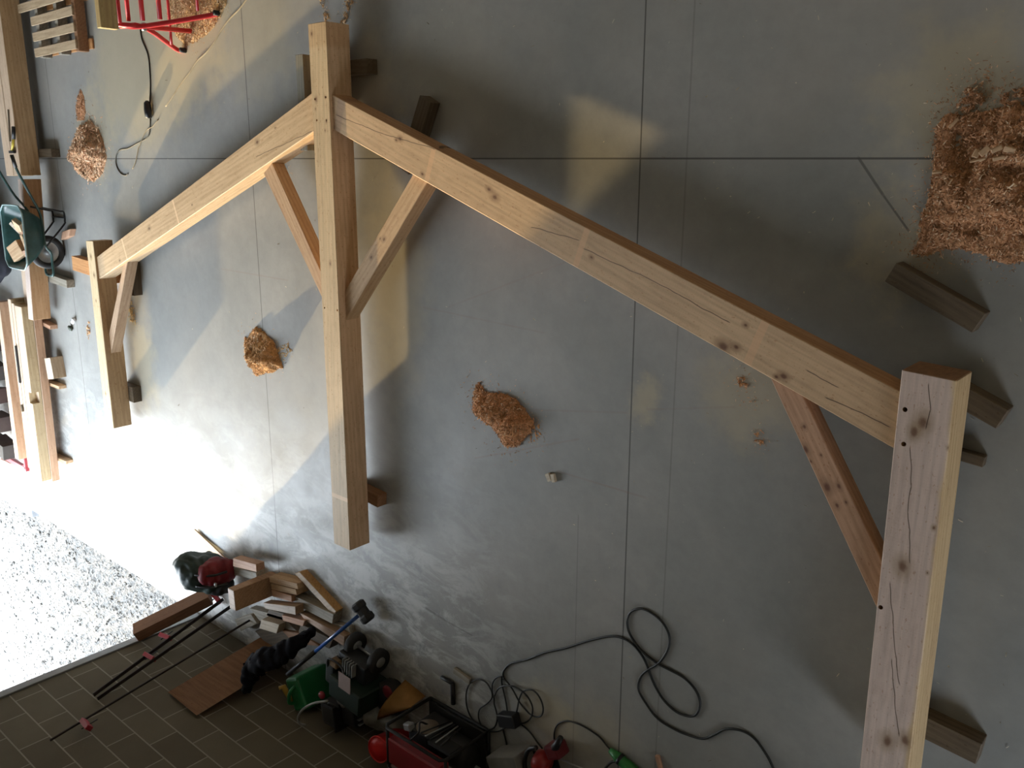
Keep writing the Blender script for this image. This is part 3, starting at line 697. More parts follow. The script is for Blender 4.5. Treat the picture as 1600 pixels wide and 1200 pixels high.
rail((187, 36), .68); rail((201, 33), .58); rail((223, 32), .50, .02); rail((250, 30), .38, .02); rail((268, 70), .16, .012); rail((309, 17), .16, .012)
rail((176, 36), .76, .02)
bar('wooden_head', F(169, 45, .80), F(169, 45, .80) + Vector((0, 1.1, 0)), .07, .14, wood('trestle head', (.5, .4, .2), (.36, .26, .13), saw=0), tr)

# ------------------------------------------------------------------ sawdust heaps
def dust_mat(name, c):
    N = NT(name, .9, 0, .1); v = N.tc.outputs['Object']
    lo = tuple(x * .42 for x in c); hi = tuple(min(1, x * 1.25) for x in c)
    f = N.math('ADD', N.math('MULTIPLY', N.noise(v, 42, 4, .7), .6), N.math('MULTIPLY', N.noise(v, 9, 4, .6), .4))
    N.l(N.ramp(f, [(.36, lo), (.5, c), (.62, hi)]), N.b.inputs['Base Color']); N.bump(f, .8, .015); return N.m
def flake_mat(name, c):
    N = NT(name, .8, 0, .2); g = N.n('NewGeometry')
    N.l(N.ramp(g.outputs['Random Per Island'], [(0.0, tuple(x * .45 for x in c)), (.5, c), (.85, tuple(min(1, x * 1.35 + .05) for x in c)), (1, (.82, .68, .48))]), N.b.inputs['Base Color']); return N.m
def inside(p, poly):
    r = False; n = len(poly)
    for i in range(n):
        a, b = poly[i], poly[(i + 1) % n]
        if (a[1] > p[1]) != (b[1] > p[1]) and p[0] < (b[0] - a[0]) * (p[1] - a[1]) / (b[1] - a[1]) + a[0]: r = not r
    return r
def edge_d(p, poly):
    m = 9
    for i in range(len(poly)):
        a, b = poly[i], poly[(i + 1) % len(poly)]; dx, dy = b[0] - a[0], b[1] - a[1]
        t = max(0, min(1, ((p[0] - a[0]) * dx + (p[1] - a[1]) * dy) / (dx * dx + dy * dy + 1e-12)))
        m = min(m, math.hypot(p[0] - a[0] - t * dx, p[1] - a[1] - t * dy))
    return m
def add_flake(vs, fs, mi, p, s):
    """a small curled shaving"""
    b0 = len(vs); L = s * random.uniform(.6, 2.0); wd = s * random.uniform(.18, .4); curl = random.uniform(-1.6, 1.6)
    M3 = Matrix.Rotation(random.uniform(0, 6.28), 3, 'Z') @ Matrix.Rotation(random.uniform(-.6, .6), 3, 'Y') @ Matrix.Rotation(random.uniform(-.7, .7), 3, 'X')
    x, z, a = -L / 2, 0, -curl / 2
    for k in range(4):
        for sy in (-1, 1): q = M3 @ Vector((x, sy * wd / 2, z)); vs.append((p[0] + q.x, p[1] + q.y, max(.0008, p[2] + q.z)))
        x += L / 3 * math.cos(a); z += L / 3 * math.sin(a); a += curl / 3
    for k in range(3): fs.append((b0 + 2 * k, b0 + 2 * k + 1, b0 + 2 * k + 3, b0 + 2 * k + 2)); mi.append(1)
def heap(poly_px, hmax, slope, step, nfl, c, label, fsize=.018, spill=200, spread=.08, bias=None, name='sawdust_heap'):
    poly = [F(u, v) for u, v in poly_px]; poly = [(p.x, p.y) for p in poly]
    xs, ys = [p[0] for p in poly], [p[1] for p in poly]
    cx, cy = sum(xs) / len(xs), sum(ys) / len(ys)
    x0, x1, y0, y1 = min(xs) - .08, max(xs) + .08, min(ys) - .08, max(ys) + .08
    nx, ny = int((x1 - x0) / step) + 1, int((y1 - y0) / step) + 1
    def hgt(x, y):
        d = edge_d((x, y), poly); d = d if inside((x, y), poly) else -d
        d += noise.noise(Vector((x * 9, y * 9, 3))) * .012 + noise.noise(Vector((x * 30, y * 30, 5))) * .012
        if hmax < .02: d += .03 * noise.noise(Vector((x * 14, y * 14, 9))); d = -1 if noise.noise(Vector((x * 48, y * 48, 1))) > -.02 else d
        if d < 0: return -.012
        h = hmax * (1 - math.exp(-d / slope))
        return h * (.72 + .9 * noise.noise(Vector((x * 5, y * 5, 7))) + .28 * noise.noise(Vector((x * 17, y * 17, 2)))) + .10 * h * noise.noise(Vector((x * 60, y * 60, 1))) + .002
    Z = [[hgt(x0 + i * step, y0 + j * step) for j in range(ny)] for i in range(nx)]
    vs, fs, mi, idx = [], [], [], {}
    def vid(i, j):
        if (i, j) not in idx: idx[(i, j)] = len(vs); vs.append((x0 + i * step - cx, y0 + j * step - cy, Z[i][j]))
        return idx[(i, j)]
    for i in range(nx - 1):
        for j in range(ny - 1):
            if max(Z[i][j], Z[i + 1][j], Z[i][j + 1], Z[i + 1][j + 1]) > 0:
                fs.append((vid(i, j), vid(i + 1, j), vid(i + 1, j + 1), vid(i, j + 1))); mi.append(0)
    k = 0; tries = 0
    while k < nfl and tries < nfl * 12:
        tries += 1; x, y = random.uniform(x0, x1), random.uniform(y0, y1); z = hgt(x, y)
        if z > 0: add_flake(vs, fs, mi, (x - cx, y - cy, z + .003), fsize * random.uniform(.5, 1.3)); k += 1
    for k in range(spill):
        a = random.choice(poly); b = random.choice(poly); t = random.random()
        i = random.randrange(len(poly)); a, b = poly[i], poly[(i + 1) % len(poly)]
        x = a[0] + (b[0] - a[0]) * t + random.gauss(0, spread); y = a[1] + (b[1] - a[1]) * t + random.gauss(0, spread)
        add_flake(vs, fs, mi, (x - cx, y - cy, .003), fsize * random.uniform(.25, .8))
    me = bpy.data.meshes.new(name); me.from_pydata(vs, [], fs); me.update()
    o = finish(name, me, [dust_mat('dust ' + label[:12], c), flake_mat('flakes ' + label[:12], c)], None, Matrix.Translation((cx, cy, 0)))
    for p, m_ in zip(me.polygons, mi): p.material_index = m_; p.use_smooth = (m_ == 0)
    return tag(o, label, 'sawdust', None, 'stuff')
OC = (.66, .34, .16)
heap([(740, 622), (743, 602), (750, 598), (758, 610), (778, 613), (806, 623), (823, 641), (836, 660), (828, 677), (813, 692), (800, 700), (789, 694), (771, 669), (750, 654), (740, 644)], .13, .09, .010, 3200, OC, 'small rusty orange sawdust heap in the middle of the floor', .015, 320, .07)
heap([(830, 655), (846, 660), (848, 685), (826, 690)], .004, .03, .01, 10, OC, 'crumbs trailing off the right end of the middle sawdust heap', .010, 120, .05, name='wood_crumbs')
heap([(382, 524), (387, 530), (400, 508), (408, 515), (428, 532), (438, 562), (443, 575), (420, 583), (400, 587), (394, 560), (384, 535)], .15, .08, .010, 2200, (.62, .36, .16), 'small bright orange sawdust heap left of the middle post', .016, 160, .06)
heap([(117, 215), (124, 200), (138, 190), (142, 188), (155, 205), (163, 225), (167, 250), (160, 272), (148, 284), (135, 280), (120, 268), (115, 240)], .12, .10, .013, 2600, (.70, .44, .26), 'curly wood shavings heap on the floor between pallet and wheelbarrow', .03, 200, .08)
heap([(121, 150), (126, 138), (131, 150), (134, 175), (132, 188), (121, 188), (119, 170)], .02, .05, .014, 500, (.52, .26, .13), 'narrow trail of reddish sawdust leading to the shavings heap', .015, 60, .04, name='sawdust_trail')
heap([(1462, 200), (1480, 176), (1530, 176), (1600, 162), (1690, 160), (1700, 300), (1690, 400), (1600, 408), (1560, 412), (1530, 398), (1500, 388), (1470, 392), (1440, 402), (1425, 396), (1432, 380), (1438, 340), (1452, 320), (1456, 260)], .13, .11, .011, 9000, (.50, .26, .13), 'large rust-brown sawdust heap at the right picture edge', .013, 900, .05)
heap([(1500, 180), (1490, 160), (1505, 140), (1530, 112), (1545, 122), (1535, 150), (1520, 175)], .012, .05, .011, 900, (.50, .26, .13), 'thin tongue of sawdust spreading above the large heap', .012, 420, .05, name='sawdust_patch')
heap([(1565, 165), (1580, 140), (1620, 130), (1640, 160)], .015, .05, .011, 500, (.50, .26, .13), 'thin sawdust patch at the upper edge of the large heap', .012, 160, .04, name='sawdust_patch')
heap([(262, -30), (300, -25), (352, -20), (355, 5), (345, 25), (330, 50), (305, 66), (290, 72), (280, 60), (262, 40)], .03, .08, .012, 3800, (.60, .40, .20), 'yellow-brown sawdust spread beneath the red trestle', .016, 300, .07, name='sawdust_patch')
heap([(1154, 590), (1168, 592), (1178, 622), (1172, 630), (1160, 610)], .012, .03, .01, 160, OC, 'thin orange sawdust dusting beside the long rafter', .012, 110, .06, name='sawdust_patch')
heap([(1180, 674), (1190, 672), (1195, 692), (1184, 696)], .012, .03, .01, 90, OC, 'tiny orange sawdust spot nearest the lower rafter edge', .012, 50, .04, name='sawdust_patch')
heap([(497, -25), (503, -22), (511, 18), (516, 33), (508, 30), (500, 5)], .012, .03, .01, 160, (.6, .4, .22), 'streak of shavings above the head of the middle post', .018, 60, .03, name='shavings_streak')
heap([(545, -20), (553, -20), (551, 10), (543, 35), (530, 36), (538, 20)], .012, .03, .01, 160, (.6, .4, .22), 'second streak of shavings curving above the middle post head', .018, 60, .03, name='shavings_streak')
heap([(134, 508), (140, 503), (142, 520), (138, 532)], .010, .03, .01, 80, (.62, .38, .2), 'small dab of sawdust left of the far left post', .012, 40, .03, name='sawdust_patch')
heap([(198, 470), (205, 462), (215, 505), (205, 510)], .008, .03, .01, 60, (.6, .45, .25), 'faint shavings beneath the brace of the far left post', .014, 120, .06, name='sawdust_patch')
heap([(425, 545), (448, 535), (458, 545), (440, 575)], .006, .03, .01, 20, (.6, .4, .2), 'loose crumbs trailing off the bright orange heap', .012, 100, .04, name='sawdust_patch')
heap([(430, 262), (448, 262), (446, 270), (436, 276)], .008, .03, .01, 60, (.6, .36, .2), 'sprinkle of shavings in the angle of the left king brace', .014, 60, .05, name='sawdust_patch')
# chips lying on the big heap
CG = 'wood chips on the large sawdust heap'
for (u, v, L, wd, r, lab) in [(1541, 236, .045, .025, .8, 'white-topped wood chip on the large sawdust heap'), (1528, 240, .035, .025, 1.3, 'tiny yellow chip beside the white-topped chip'), (1530, 250, .06, .010, .25, 'long thin splinter below the white-topped chip'), (1560, 233, .045, .02, .5, 'pink-grey chip right of the white-topped chip'), (1580, 234, .045, .025, -.3, 'square tan chip at the right of the large heap'), (1563, 247, .045, .016, .25, 'flat pale chip beneath the pink-grey chip'), (1487, 192, .05, .012, .9, 'curled shaving at the upper left of the large heap'), (1461, 269, .04, .012, .1, 'pale splinter at the left edge of the large heap')]:
    p = F(u, v, .10); tag(box('wood_chip', (p.x, p.y, .125 if u > 1500 else .07), (L, wd, .014), M['offcut'], None, r, .003, .3, .2), lab, 'wood chip', CG)
p = F(857, 746, .02); tag(box('wood_chip', (p.x, p.y, .014), (.035, .055, .026), M['offcut_pale'], None, .5, .003), 'pale notched chip alone on the floor, left of a pair', 'wood chip')
p = F(864, 747, .02); tag(box('wood_chip', (p.x, p.y, .014), (.03, .055, .026), M['offcut_pale'], None, .3, .003), 'pale chip touching its twin on the open floor', 'wood chip')
# crumbs over the whole floor
vs, fs, mi = [], [], []
for k in range(620):
    u, v = random.uniform(60, 1600), random.uniform(-10, 1200); p = F(u, v)
    if p.y < -4.5 or p.x < -11: continue
    add_flake(vs, fs, mi, (p.x, p.y, .0025), random.choice((.006, .008, .012)) * (1 if u > 500 else 1.4))
me = bpy.data.meshes.new('wood_crumbs'); me.from_pydata(vs, [], fs)
tag(finish('wood_crumbs', me, flake_mat('crumbs', (.42, .36, .27))), 'tiny wood crumbs scattered over the whole concrete floor', 'wood crumbs', None, 'stuff')

# ------------------------------------------------------------------ cords upper left
cabm = plain('black cable', (.012, .014, .013), .5); tanm = plain('straw coloured twine', (.36, .29, .18), .8)
cb_ = thing('extension_cable', 'thin black cable with a plug hanging from under the red trestle', 'cable', F(232, 120))
tube('cord', [F(u, v, .006) for u, v in [(219, 45), (222, 62), (231, 85), (234, 110), (235, 135), (234, 162)]], .006, cabm, cb_)
p = F(232, 173, .03); lathe('plug', [(.012, -.09), (.03, -.07), (.035, 0), (.03, .06), (.01, .07)], M['black'], (p.x, p.y, .036), 'Y', cb_, 16)
tag(tube('cord', [F(u, v, .005) for u, v in [(235, 185), (234, 205), (229, 216), (213, 225), (200, 232), (189, 234), (183, 240), (181, 252), (184, 264), (190, 272), (197, 274), (200, 271)]], [.006] * 67, plain('grey brown cord', (.10, .09, .065), .7)), 'brown-grey cord curling into a hook below the plug', 'cord')
tag(tube('cord', [F(u, v, .009) for u, v in [(247, 187), (238, 198), (231, 202), (225, 210), (219, 225), (216, 232), (212, 252), (207, 264)]], .004, tanm), 'short pale twine crossing the hooked cord', 'twine')
tag(tube('twine', [F(u, v, .005) for u, v in [(392, -12), (383, 2), (372, 16), (358, 30), (345, 48), (335, 65), (322, 82), (308, 95), (296, 113), (283, 130), (270, 150), (259, 166)]], .006, tanm), 'long straw-coloured cord running down from the sawdust at the top', 'twine')

# ------------------------------------------------------------------ figure-eight cable and tangle
c1 = tube('extension_lead', [F(u, v, .009) for u, v in [(787, 1062), (786, 1052), (790, 1044), (800, 1036), (825, 1030), (850, 1020), (885, 1012), (920, 1001), (955, 994), (975, 998), (990, 1008), (1003, 1024), (1012, 1042), (1020, 1064), (1035, 1091), (1055, 1111), (1075, 1119), (1088, 1116), (1094, 1100), (1088, 1080), (1070, 1060), (1045, 1046), (1028, 1037), (1008, 1022), (995, 1008), (983, 988), (980, 970), (986, 956), (1000, 951), (1015, 956), (1033, 970), (1044, 988), (1046, 1005), (1040, 1022), (1028, 1037), (1010, 1048), (1000, 1060), (998, 1078), (1010, 1100), (1028, 1123), (1055, 1140), (1080, 1150), (1100, 1154), (1118, 1147), (1135, 1139), (1160, 1142), (1180, 1155), (1198, 1180), (1208, 1200), (1218, 1225)]], .0075, cabm, n=5)
tag(c1, 'thick black extension lead lying in a figure eight on the bare floor', 'extension lead')
def z6(l, h=.009): return [F(680 + x / 8, 1050 + y / 8, h) for x, y in l]
tgl = thing('cable_tangle', 'tangled loops of black cable around a black socket box near the tools', 'cable', F(790, 1110))
tube('loop', z6([(850, 20), (830, 100), (840, 180), (860, 260), (885, 380), (905, 520)]), .006, cabm, tgl)
tube('loop', z6([(835, 60), (790, 60), (740, 95), (712, 170), (712, 260), (735, 330), (738, 400), (760, 480), (775, 560), (765, 640), (730, 700), (660, 720), (590, 690), (555, 620), (540, 540), (560, 460), (640, 400), (700, 340), (712, 280), (690, 210), (630, 125), (540, 93), (450, 130), (400, 210), (385, 320), (400, 450), (450, 570), (540, 670), (650, 735), (780, 742), (870, 700), (930, 650)], .014), .006, cabm, tgl, n=5)
tube('loop', z6([(850, 70), (920, 150), (980, 240), (1050, 370), (1120, 460), (1190, 530), (1270, 562), (1330, 540), (1350, 460), (1330, 370), (1280, 280), (1220, 230), (1150, 222), (1090, 250), (1050, 340), (1030, 440), (1005, 550)], .02), .006, cabm, tgl, n=5)
tube('loop', z6([(735, 310), (780, 220), (850, 178), (950, 175), (1050, 215), (1140, 290), (1200, 390), (1218, 480), (1190, 580), (1120, 635), (1040, 640)], .026), .006, cabm, tgl, n=5)
tube('loop', z6([(1040, 630), (1130, 700), (1200, 770), (1270, 870), (1340, 960)]), .006, cabm, tgl, n=5)
tube('loop', z6([(855, 650), (850, 720), (880, 850), (910, 970), (970, 1080), (1060, 1200), (1120, 1290)]), .006, cabm, tgl, n=5)
p = F(796, 1124, .04); box('socket_box', (p.x, p.y, .045), (.17, .10, .085), M['black'], tgl, .35, .02, seg=3)
tag(tube('cable', [F(u, v, .008) for u, v in [(866, 1160), (866, 1145), (870, 1134), (878, 1128), (890, 1127), (910, 1134), (935, 1150), (950, 1167), (962, 1178)]], .006, cabm), 'short black cable arching between the red tool and the green tool', 'cable')

# ------------------------------------------------------------------ tools along the block wall
gt = thing('power_tool', 'green power tool lying at the lower picture edge', 'power tool', F(975, 1192))
gm = plain('green tool plastic', (.03, .22, .05), .4)
p1, p2 = F(953, 1172, .035), F(990, 1205, .035)
tube('body', [p1, (p1 * 2 + p2) / 3, p2, p2 + (p2 - p1) * .6], [.018, .034, .04, .04], gm, gt, n=1, seg=14)
tube('collar', [(p1 * 1.6 + p2) / 2.6, (p1 + p2) / 2], .04, M['black'], gt, n=1, seg=14)
tube('handle', [F(946, 1200, .02), F(958, 1190, .03), F(975, 1195, .03)], .009, M['black'], gt)
st = F(1027, 1180, .012); s2 = F(1036, 1215, .012)
tag(bar('wooden_stick', st, s2, .03, .022, M['fir_pink']), 'short reddish stick at the lower picture edge', 'stick')
rt = thing('circular_saw', 'red and black handheld saw with a chrome rod by the lower picture edge', 'power tool', F(850, 1185))
p = F(846, 1192, .10)
lathe('body', [(.02, -.05), (.075, -.045), (.085, 0), (.075, .045), (.03, .06)], plain('tool red', (.30, .015, .015), .4), (p.x, p.y, .09), 'X', rt, 24)
tube('handle', [F(u, v, .14) for u, v in [(838, 1168), (826, 1172), (820, 1190), (824, 1210), (840, 1215)]], .016, M['black'], rt)
tube('front_knob', [F(862, 1172, .10), F(869, 1166, .12), F(876, 1153, .14)], [.03, .028, .02], M['black'], rt, n=1, seg=12)
p = F(868, 1172, .09); box('motor', (p.x, p.y, .08), (.12, .10, .12), plain('dark red plastic', (.12, .012, .015), .45), rt, .5, .02, seg=2)
tube('guide_rod', [F(866, 1182, .06), F(912, 1202, .06)], .006, M['steel'], rt, n=1)
box('base_plate', (F(855, 1195).x, F(855, 1195).y, .006), (.26, .20, .008), M['black'], rt, .4)
bx = F(785, 1192, .2)
tag(box('storage_box', (bx.x + .02, bx.y - .08, .10), (.30, .24, .20), M['grey'], None, .45, .012, seg=2), 'plain grey box lid at the lower edge between generator and red saw', 'box')

# generator in a tubular frame
GX0, GX1, GY0, GY1 = -4.56, -3.93, -4.50, -4.15
gen = thing('portable_generator', 'portable generator in a black tubular frame with a flat red tank', 'generator', ((GX0 + GX1) / 2, (GY0 + GY1) / 2, 0))
blkm = plain('frame black', (.010, .010, .010), .8)
tankm = plain('tank red', (.20, .010, .014), .35, 0, .12)
for y in (GY0, GY1):
    tube('frame_tube', [(GX0, y, .004 + .012), (GX0, y, .47), (GX0 + .03, y, .50), (GX1 - .03, y, .50), (GX1, y, .47), (GX1, y, .016), (GX0, y, .016)], .013, blkm, gen, n=1)
for x, z in ((GX0, .47), (GX1, .47), (GX0, .016), (GX1, .016)): tube('cross_tube', [(x, GY0, z), (x, GY1, z)], .013, blkm, gen, n=1)
o = box('fuel_tank', (-4.24, -4.33, .455), (.55, .22, .12), tankm, gen, 0, .03, seg=3); o['label'] = 'flat red fuel tank'
lathe('tank_cap', [(.03, 0), (.035, .01), (.03, .025)], M['black'], (-4.08, -4.38, .515), 'Z', gen, 20)
box('engine', (-4.36, -4.32, .20), (.22, .24, .28), plain('engine black', (.015, .015, .016), .5), gen, 0, .02, seg=2)
lathe('alternator', [(.03, -.14), (.11, -.13), (.12, -.10), (.12, .10), (.10, .13), (.03, .14)], plain('alternator dark', (.02, .02, .02), .5, .3), (-4.09, -4.32, .18), 'X', gen, 24)
lathe('recoil_cover', [(.02, .05), (.06, .045), (.085, .02), (.09, .0)], plain('bone plastic', (.22, .18, .14), .6), (-4.36, -4.195, .24), 'Y', gen, 20)
box('air_filter', (-4.47, -4.20, .33), (.08, .06, .06), M['rim_grey'], gen, .3, .01)
box('control_panel', (-4.08, -4.175, .33), (.24, .03, .13), blkm, gen, 0, .006)
for k in range(5): lathe('cable_rod', [(.006, 0), (.006, .26)], M['rim_grey'] if k % 2 else M['black'], (-4.24 + k * .03, -4.16, .12), 'Z', gen, 8, tilt=(.1 * (k - 2), .05, 1))
box('base_tray', ((GX0 + GX1) / 2, (GY0 + GY1) / 2, .035), (GX1 - GX0 - .02, GY1 - GY0 - .02, .02), blkm, gen, 0, .004)
tube('fuel_hose', [(-4.36, -4.22, .42), (-4.33, -4.17, .36), (-4.40, -4.16, .28), (-4.38, -4.2, .22)], .008, M['black'], gen)

# brackets behind the crate
bk = thing('angle_bracket', 'dark L-shaped iron bracket lying beyond the red-tanked generator', 'bracket', F(705, 1075))
tube('short_arm', [F(690, 1058, .02), F(707, 1068, .02)], .016, M['black'], bk, n=1); tube('long_arm', [F(707, 1068, .02), F(708, 1100, .02)], .018, M['black'], bk, n=1)
small((708, 1048), (733, 1066), .05, .03, M['offcut_grey'], 'yellowish batten flat on the floor beyond the iron bracket')
# orange cardboard
def curved_card():
    bm = bmesh.new(); a, b = F(615, 1105, .12), F(668, 1090, .05); n = 12
    g = []
    for i in range(n):
        t = i / (n - 1); row = []
        for j in range(8):
            s = j / 7; p = F(618 + 55 * t + 0 * s, 1108 - 20 * t, .0).lerp(F(645 + 32 * t, 1055 + 26 * t, .0), s)
            row.append(bm.verts.new((p.x, p.y, .20 + .06 * math.sin(s * 3.1) * (1 - .5 * t) - .12 * s * s)))
        g.append(row)
    for i in range(n - 1):
        for j in range(7): bm.faces.new((g[i][j], g[i + 1][j], g[i + 1][j + 1], g[i][j + 1]))
    bmesh.ops.solidify(bm, geom=bm.faces[:], thickness=.006); return bm
tag(finish('cardboard_sheet', me_from(curved_card(), 'card', True), plain('brown cardboard', (.42, .22, .07), .85, 0, .2, .2)), 'bent orange-brown cardboard piece beside the red-tanked generator', 'cardboard')
# round black and red reel
rl = thing('cable_reel', 'round black reel with a red centre beside the cardboard', 'reel', F(607, 1085))
p = F(607, 1090, .10)
lathe('drum', [(.05, .0), (.12, .0), (.14, .03), (.14, .12), (.12, .15), (.07, .16)], M['rubber'], (p.x, p.y, .002), 'Z', rl, 28)
p = F(607, 1080, .17); lathe('centre_cap', [(.03, .0), (.055, .0), (.055, .012), (.03, .016)], plain('reel red', (.18, .012, .02), .5), (p.x - .02, p.y - .02, .158), 'Z', rl, 20)
# wheeled green machine
gmch = thing('wheeled_compressor', 'dark green wheeled machine with a pale instruction plate, wheels towards the room', 'machine', (-5.45, -4.2, 0))
gb = plain('machine green', (.006, .020, .012), .45, 0, .2)
w1, w2 = F(556, 1006, .10), F(592, 1032, .10)
ax = (w2 - w1).normalized(); ay = Vector((-ax.y, ax.x, 0)); mid = (w1 + w2) / 2; an = math.atan2(ax.y, ax.x)
for q in (w1, w2):
    wq = lathe('wheel', [(.05, -.03), (.10, -.03), (.105, -.015), (.105, .015), (.10, .03), (.05, .03)], M['rubber'], (q.x, q.y, .106), 'Z', gmch, 28, tilt=ax)
    lathe('hub', [(.01, -.034), (.045, -.034), (.05, .0), (.045, .034), (.01, .034)], M['rim_grey'], (q.x, q.y, .106), 'Z', wq, 18, tilt=ax)
tube('axle', [(w1.x, w1.y, .106), (w2.x, w2.y, .106)], .012, M['steel'], gmch, n=1)
def mc(x, y, z): v = mid + ax * x + ay * y; return (v.x, v.y, z)
box('engine_block', mc(-.02, -.10, .17), (.34, .16, .16), plain('engine grey', (.03, .032, .032), .5, .4, .5), gmch, an, .02, seg=2)
box('body', mc(.04, -.28, .20), (.40, .20, .34), gb, gmch, an, .03, seg=3)
lab = box('instruction_plate', (F(538, 1067, .375).x, F(538, 1067, .375).y, .374), (.15, .15, .006), plain('pale pink label', (.30, .22, .20), .6, 0, .05), gmch, an + .05, .001)
lab['label'] = 'pale pink instruction plate'
box('side_cover', mc(-.23, -.24, .20), (.10, .2, .22), plain('side cover', (.03, .035, .032), .5), gmch, an, .02, seg=2)
box('carburettor', mc(-.18, -.12, .28), (.09, .07, .07), plain('brass part', (.26, .17, .09), .4, .5), gmch, an, .01)
for i in range(5): box('cooling_fin', mc(-.08 + i * .03, -.08, .27), (.008, .12, .05), M['rim_grey'], gmch, an, .001)
lathe('fuel_cap', [(.03, 0), (.035, .015), (.03, .03)], M['dark_red'], (F(505, 1085, .3).x, F(505, 1085, .3).y, .30), 'Z', gmch, 18)
tube('hose', [mc(-.26, -.2, .30), mc(-.2, -.06, .34), mc(-.05, -.08, .32), mc(.05, -.2, .36)], .009, M['black'], gmch)
# jerrycan
jc = F(482, 1075, .2)
jr = thing('jerrycan', 'green plastic jerrycan with a yellow spout standing against the block wall', 'jerrycan', (jc.x, jc.y, 0))
jm = plain('jerrycan green', (.012, .16, .05), .35, 0, .12)
box('body', (jc.x, jc.y, .175), (.20, .30, .34), jm, jr, .45, .045, seg=4)
tube('handle', [(jc.x - .02, jc.y - .09, .34), (jc.x - .02, jc.y - .06, .395), (jc.x, jc.y + .05, .395), (jc.x, jc.y + .08, .34)], .016, jm, jr)
p = F(444, 1072, .38); tube('spout', [(jc.x - .05, jc.y - .10, .34), (p.x, p.y, .39), (p.x - .02, p.y - .01, .42)], [.022, .026, .018], plain('spout yellow', (.42, .26, .04), .5), jr, n=1, seg=12)
# sledge hammer
sl = thing('sledge_hammer', 'long blue-handled sledge hammer standing on its black head, leaning on the jerrycan', 'sledge hammer', F(568, 955))
hp = F(566, 957, .10); gp = F(449, 1054, .46)
mid_ = hp.lerp(gp, .62)
tube('shaft', [hp, mid_], .016, plain('blue fibreglass', (.012, .07, .28), .3), sl, n=1, seg=12)
tube('grip', [mid_, gp], .019, M['black'], sl, n=1, seg=12)
d_ = (gp - hp).normalized(); hx_ = F(578, 965, .06) - F(556, 948, .10); hx_ = (hx_ - d_ * hx_.dot(d_)).normalized()
lathe('head', [(.045, -.095), (.062, -.08), (.062, -.04), (.05, -.025), (.05, .025), (.062, .04), (.062, .08), (.045, .095)], M['rubber'], hp - d_ * .01, 'Z', sl, 8, False, tilt=hx_)
# black compressor
cm = thing('air_compressor', 'black compressor with a grey carrying hoop near the jerrycan', 'compressor', (-5.40, -4.53, 0))
p = F(505, 1135, .2); q = F(548, 1118, .2)
an2 = .12
cc = Vector((-5.40, -4.53, 0))
def cp(x, y, z): return (cc.x + math.cos(an2) * x - math.sin(an2) * y, cc.y + math.sin(an2) * x + math.cos(an2) * y, z)
box('tank', cp(-.08, -.02, .20), (.20, .20, .30), plain('compressor charcoal', (.022, .022, .022), .5, 0, .3), cm, an2, .03, seg=2)
box('motor', cp(.12, .02, .16), (.16, .20, .26), M['black'], cm, an2, .02, seg=2)
box('end_plate', cp(.03, -.02, .19), (.02, .23, .37), M['black'], cm, an2, .004)
for i in range(4): box('motor_fin', cp(.21, -.06 + i * .045, .18), (.03, .012, .16), M['rim_grey'], cm, an2, .002)
lathe('air_filter', [(.05, 0), (.065, .01), (.065, .05), (.04, .06)], M['grey'], cp(.05, .13, .24), 'Z', cm, 18)
tube('carry_hoop', [F(512, 1095, .42), F(490, 1099, .45), (F(474, 1108, .46)), F(466, 1120, .46), F(468, 1130, .45), F(478, 1133, .42)], .011, M['grey'], cm)
tube('pipe', [cp(-.1, .06, .32), cp(-.02, .12, .36), cp(.08, .1, .34)], .008, M['black'], cm)
# translucent grey sheet
sh = blob('plastic_sheet', [((-5.12, -4.50, .10), (.17, .13, .12), .4), ((-4.93, -4.52, .09), (.15, .12, .10))], plain('grey plastic sheet', (.16, .155, .13), .4, 0, .25), None, .015, .02, 9, .001, .03)
tag(sh, 'crumpled grey plastic sheeting between the wheeled machine and the generator', 'plastic sheet')
# red funnel bucket
bp = F(590, 1168, .40)
bkt = thing('red_bucket', 'bright red round bucket tilted at the wall end of the generator', 'bucket', (bp.x, bp.y, 0))
bp = Vector((bp.x - .02, bp.y - .04, .38)); tl = Vector((.12, .15, 1)).normalized(); rm = plain('bucket red', (.52, .012, .012), .35, 0, .1)
lathe('pail', [(.075, -.36), (.10, 0), (.108, 0), (.108, -.012), (.102, -.015), (.08, -.362)], rm, bp, 'Z', bkt, 32, tilt=tl)
lathe('lid', [(.02, .0), (.098, .0), (.098, .006), (.02, .008)], rm, bp - tl * .01, 'Z', bkt, 32, tilt=tl)
p = F(620, 1192, .3); rg = blob('rag', [((p.x, p.y, .3), (.06, .09, .03)), ((p.x + .06, p.y - .03, .29), (.06, .05, .03))], plain('pinkish rag', (.34, .26, .25), .9), None, .008, .015, 20)
tag(rg, 'crumpled pale pink rag at the lower edge beside the red bucket', 'rag')
bs = box('cardboard_box', (p.x + .0, p.y + .0, .135), (.16, .16, .265), plain('dark carton', (.05, .035, .025), .8), None, .0)
tag(bs, 'dark brown carton under the pale rag', 'box')

# ------------------------------------------------------------------ offcut pile by the jamb
OG = 'fir offcuts heaped at the foot of the block wall'
def oc(quad, z0, z1, m, lab, nm='offcut'): block(nm, quad, z0, z1, M[m] if isinstance(m, str) else m, lab, 'offcut', OG)
up_m = wood('upright block', (.46, .29, .17), (.34, .20, .11), top=(.62, .5, .42), saw=0)
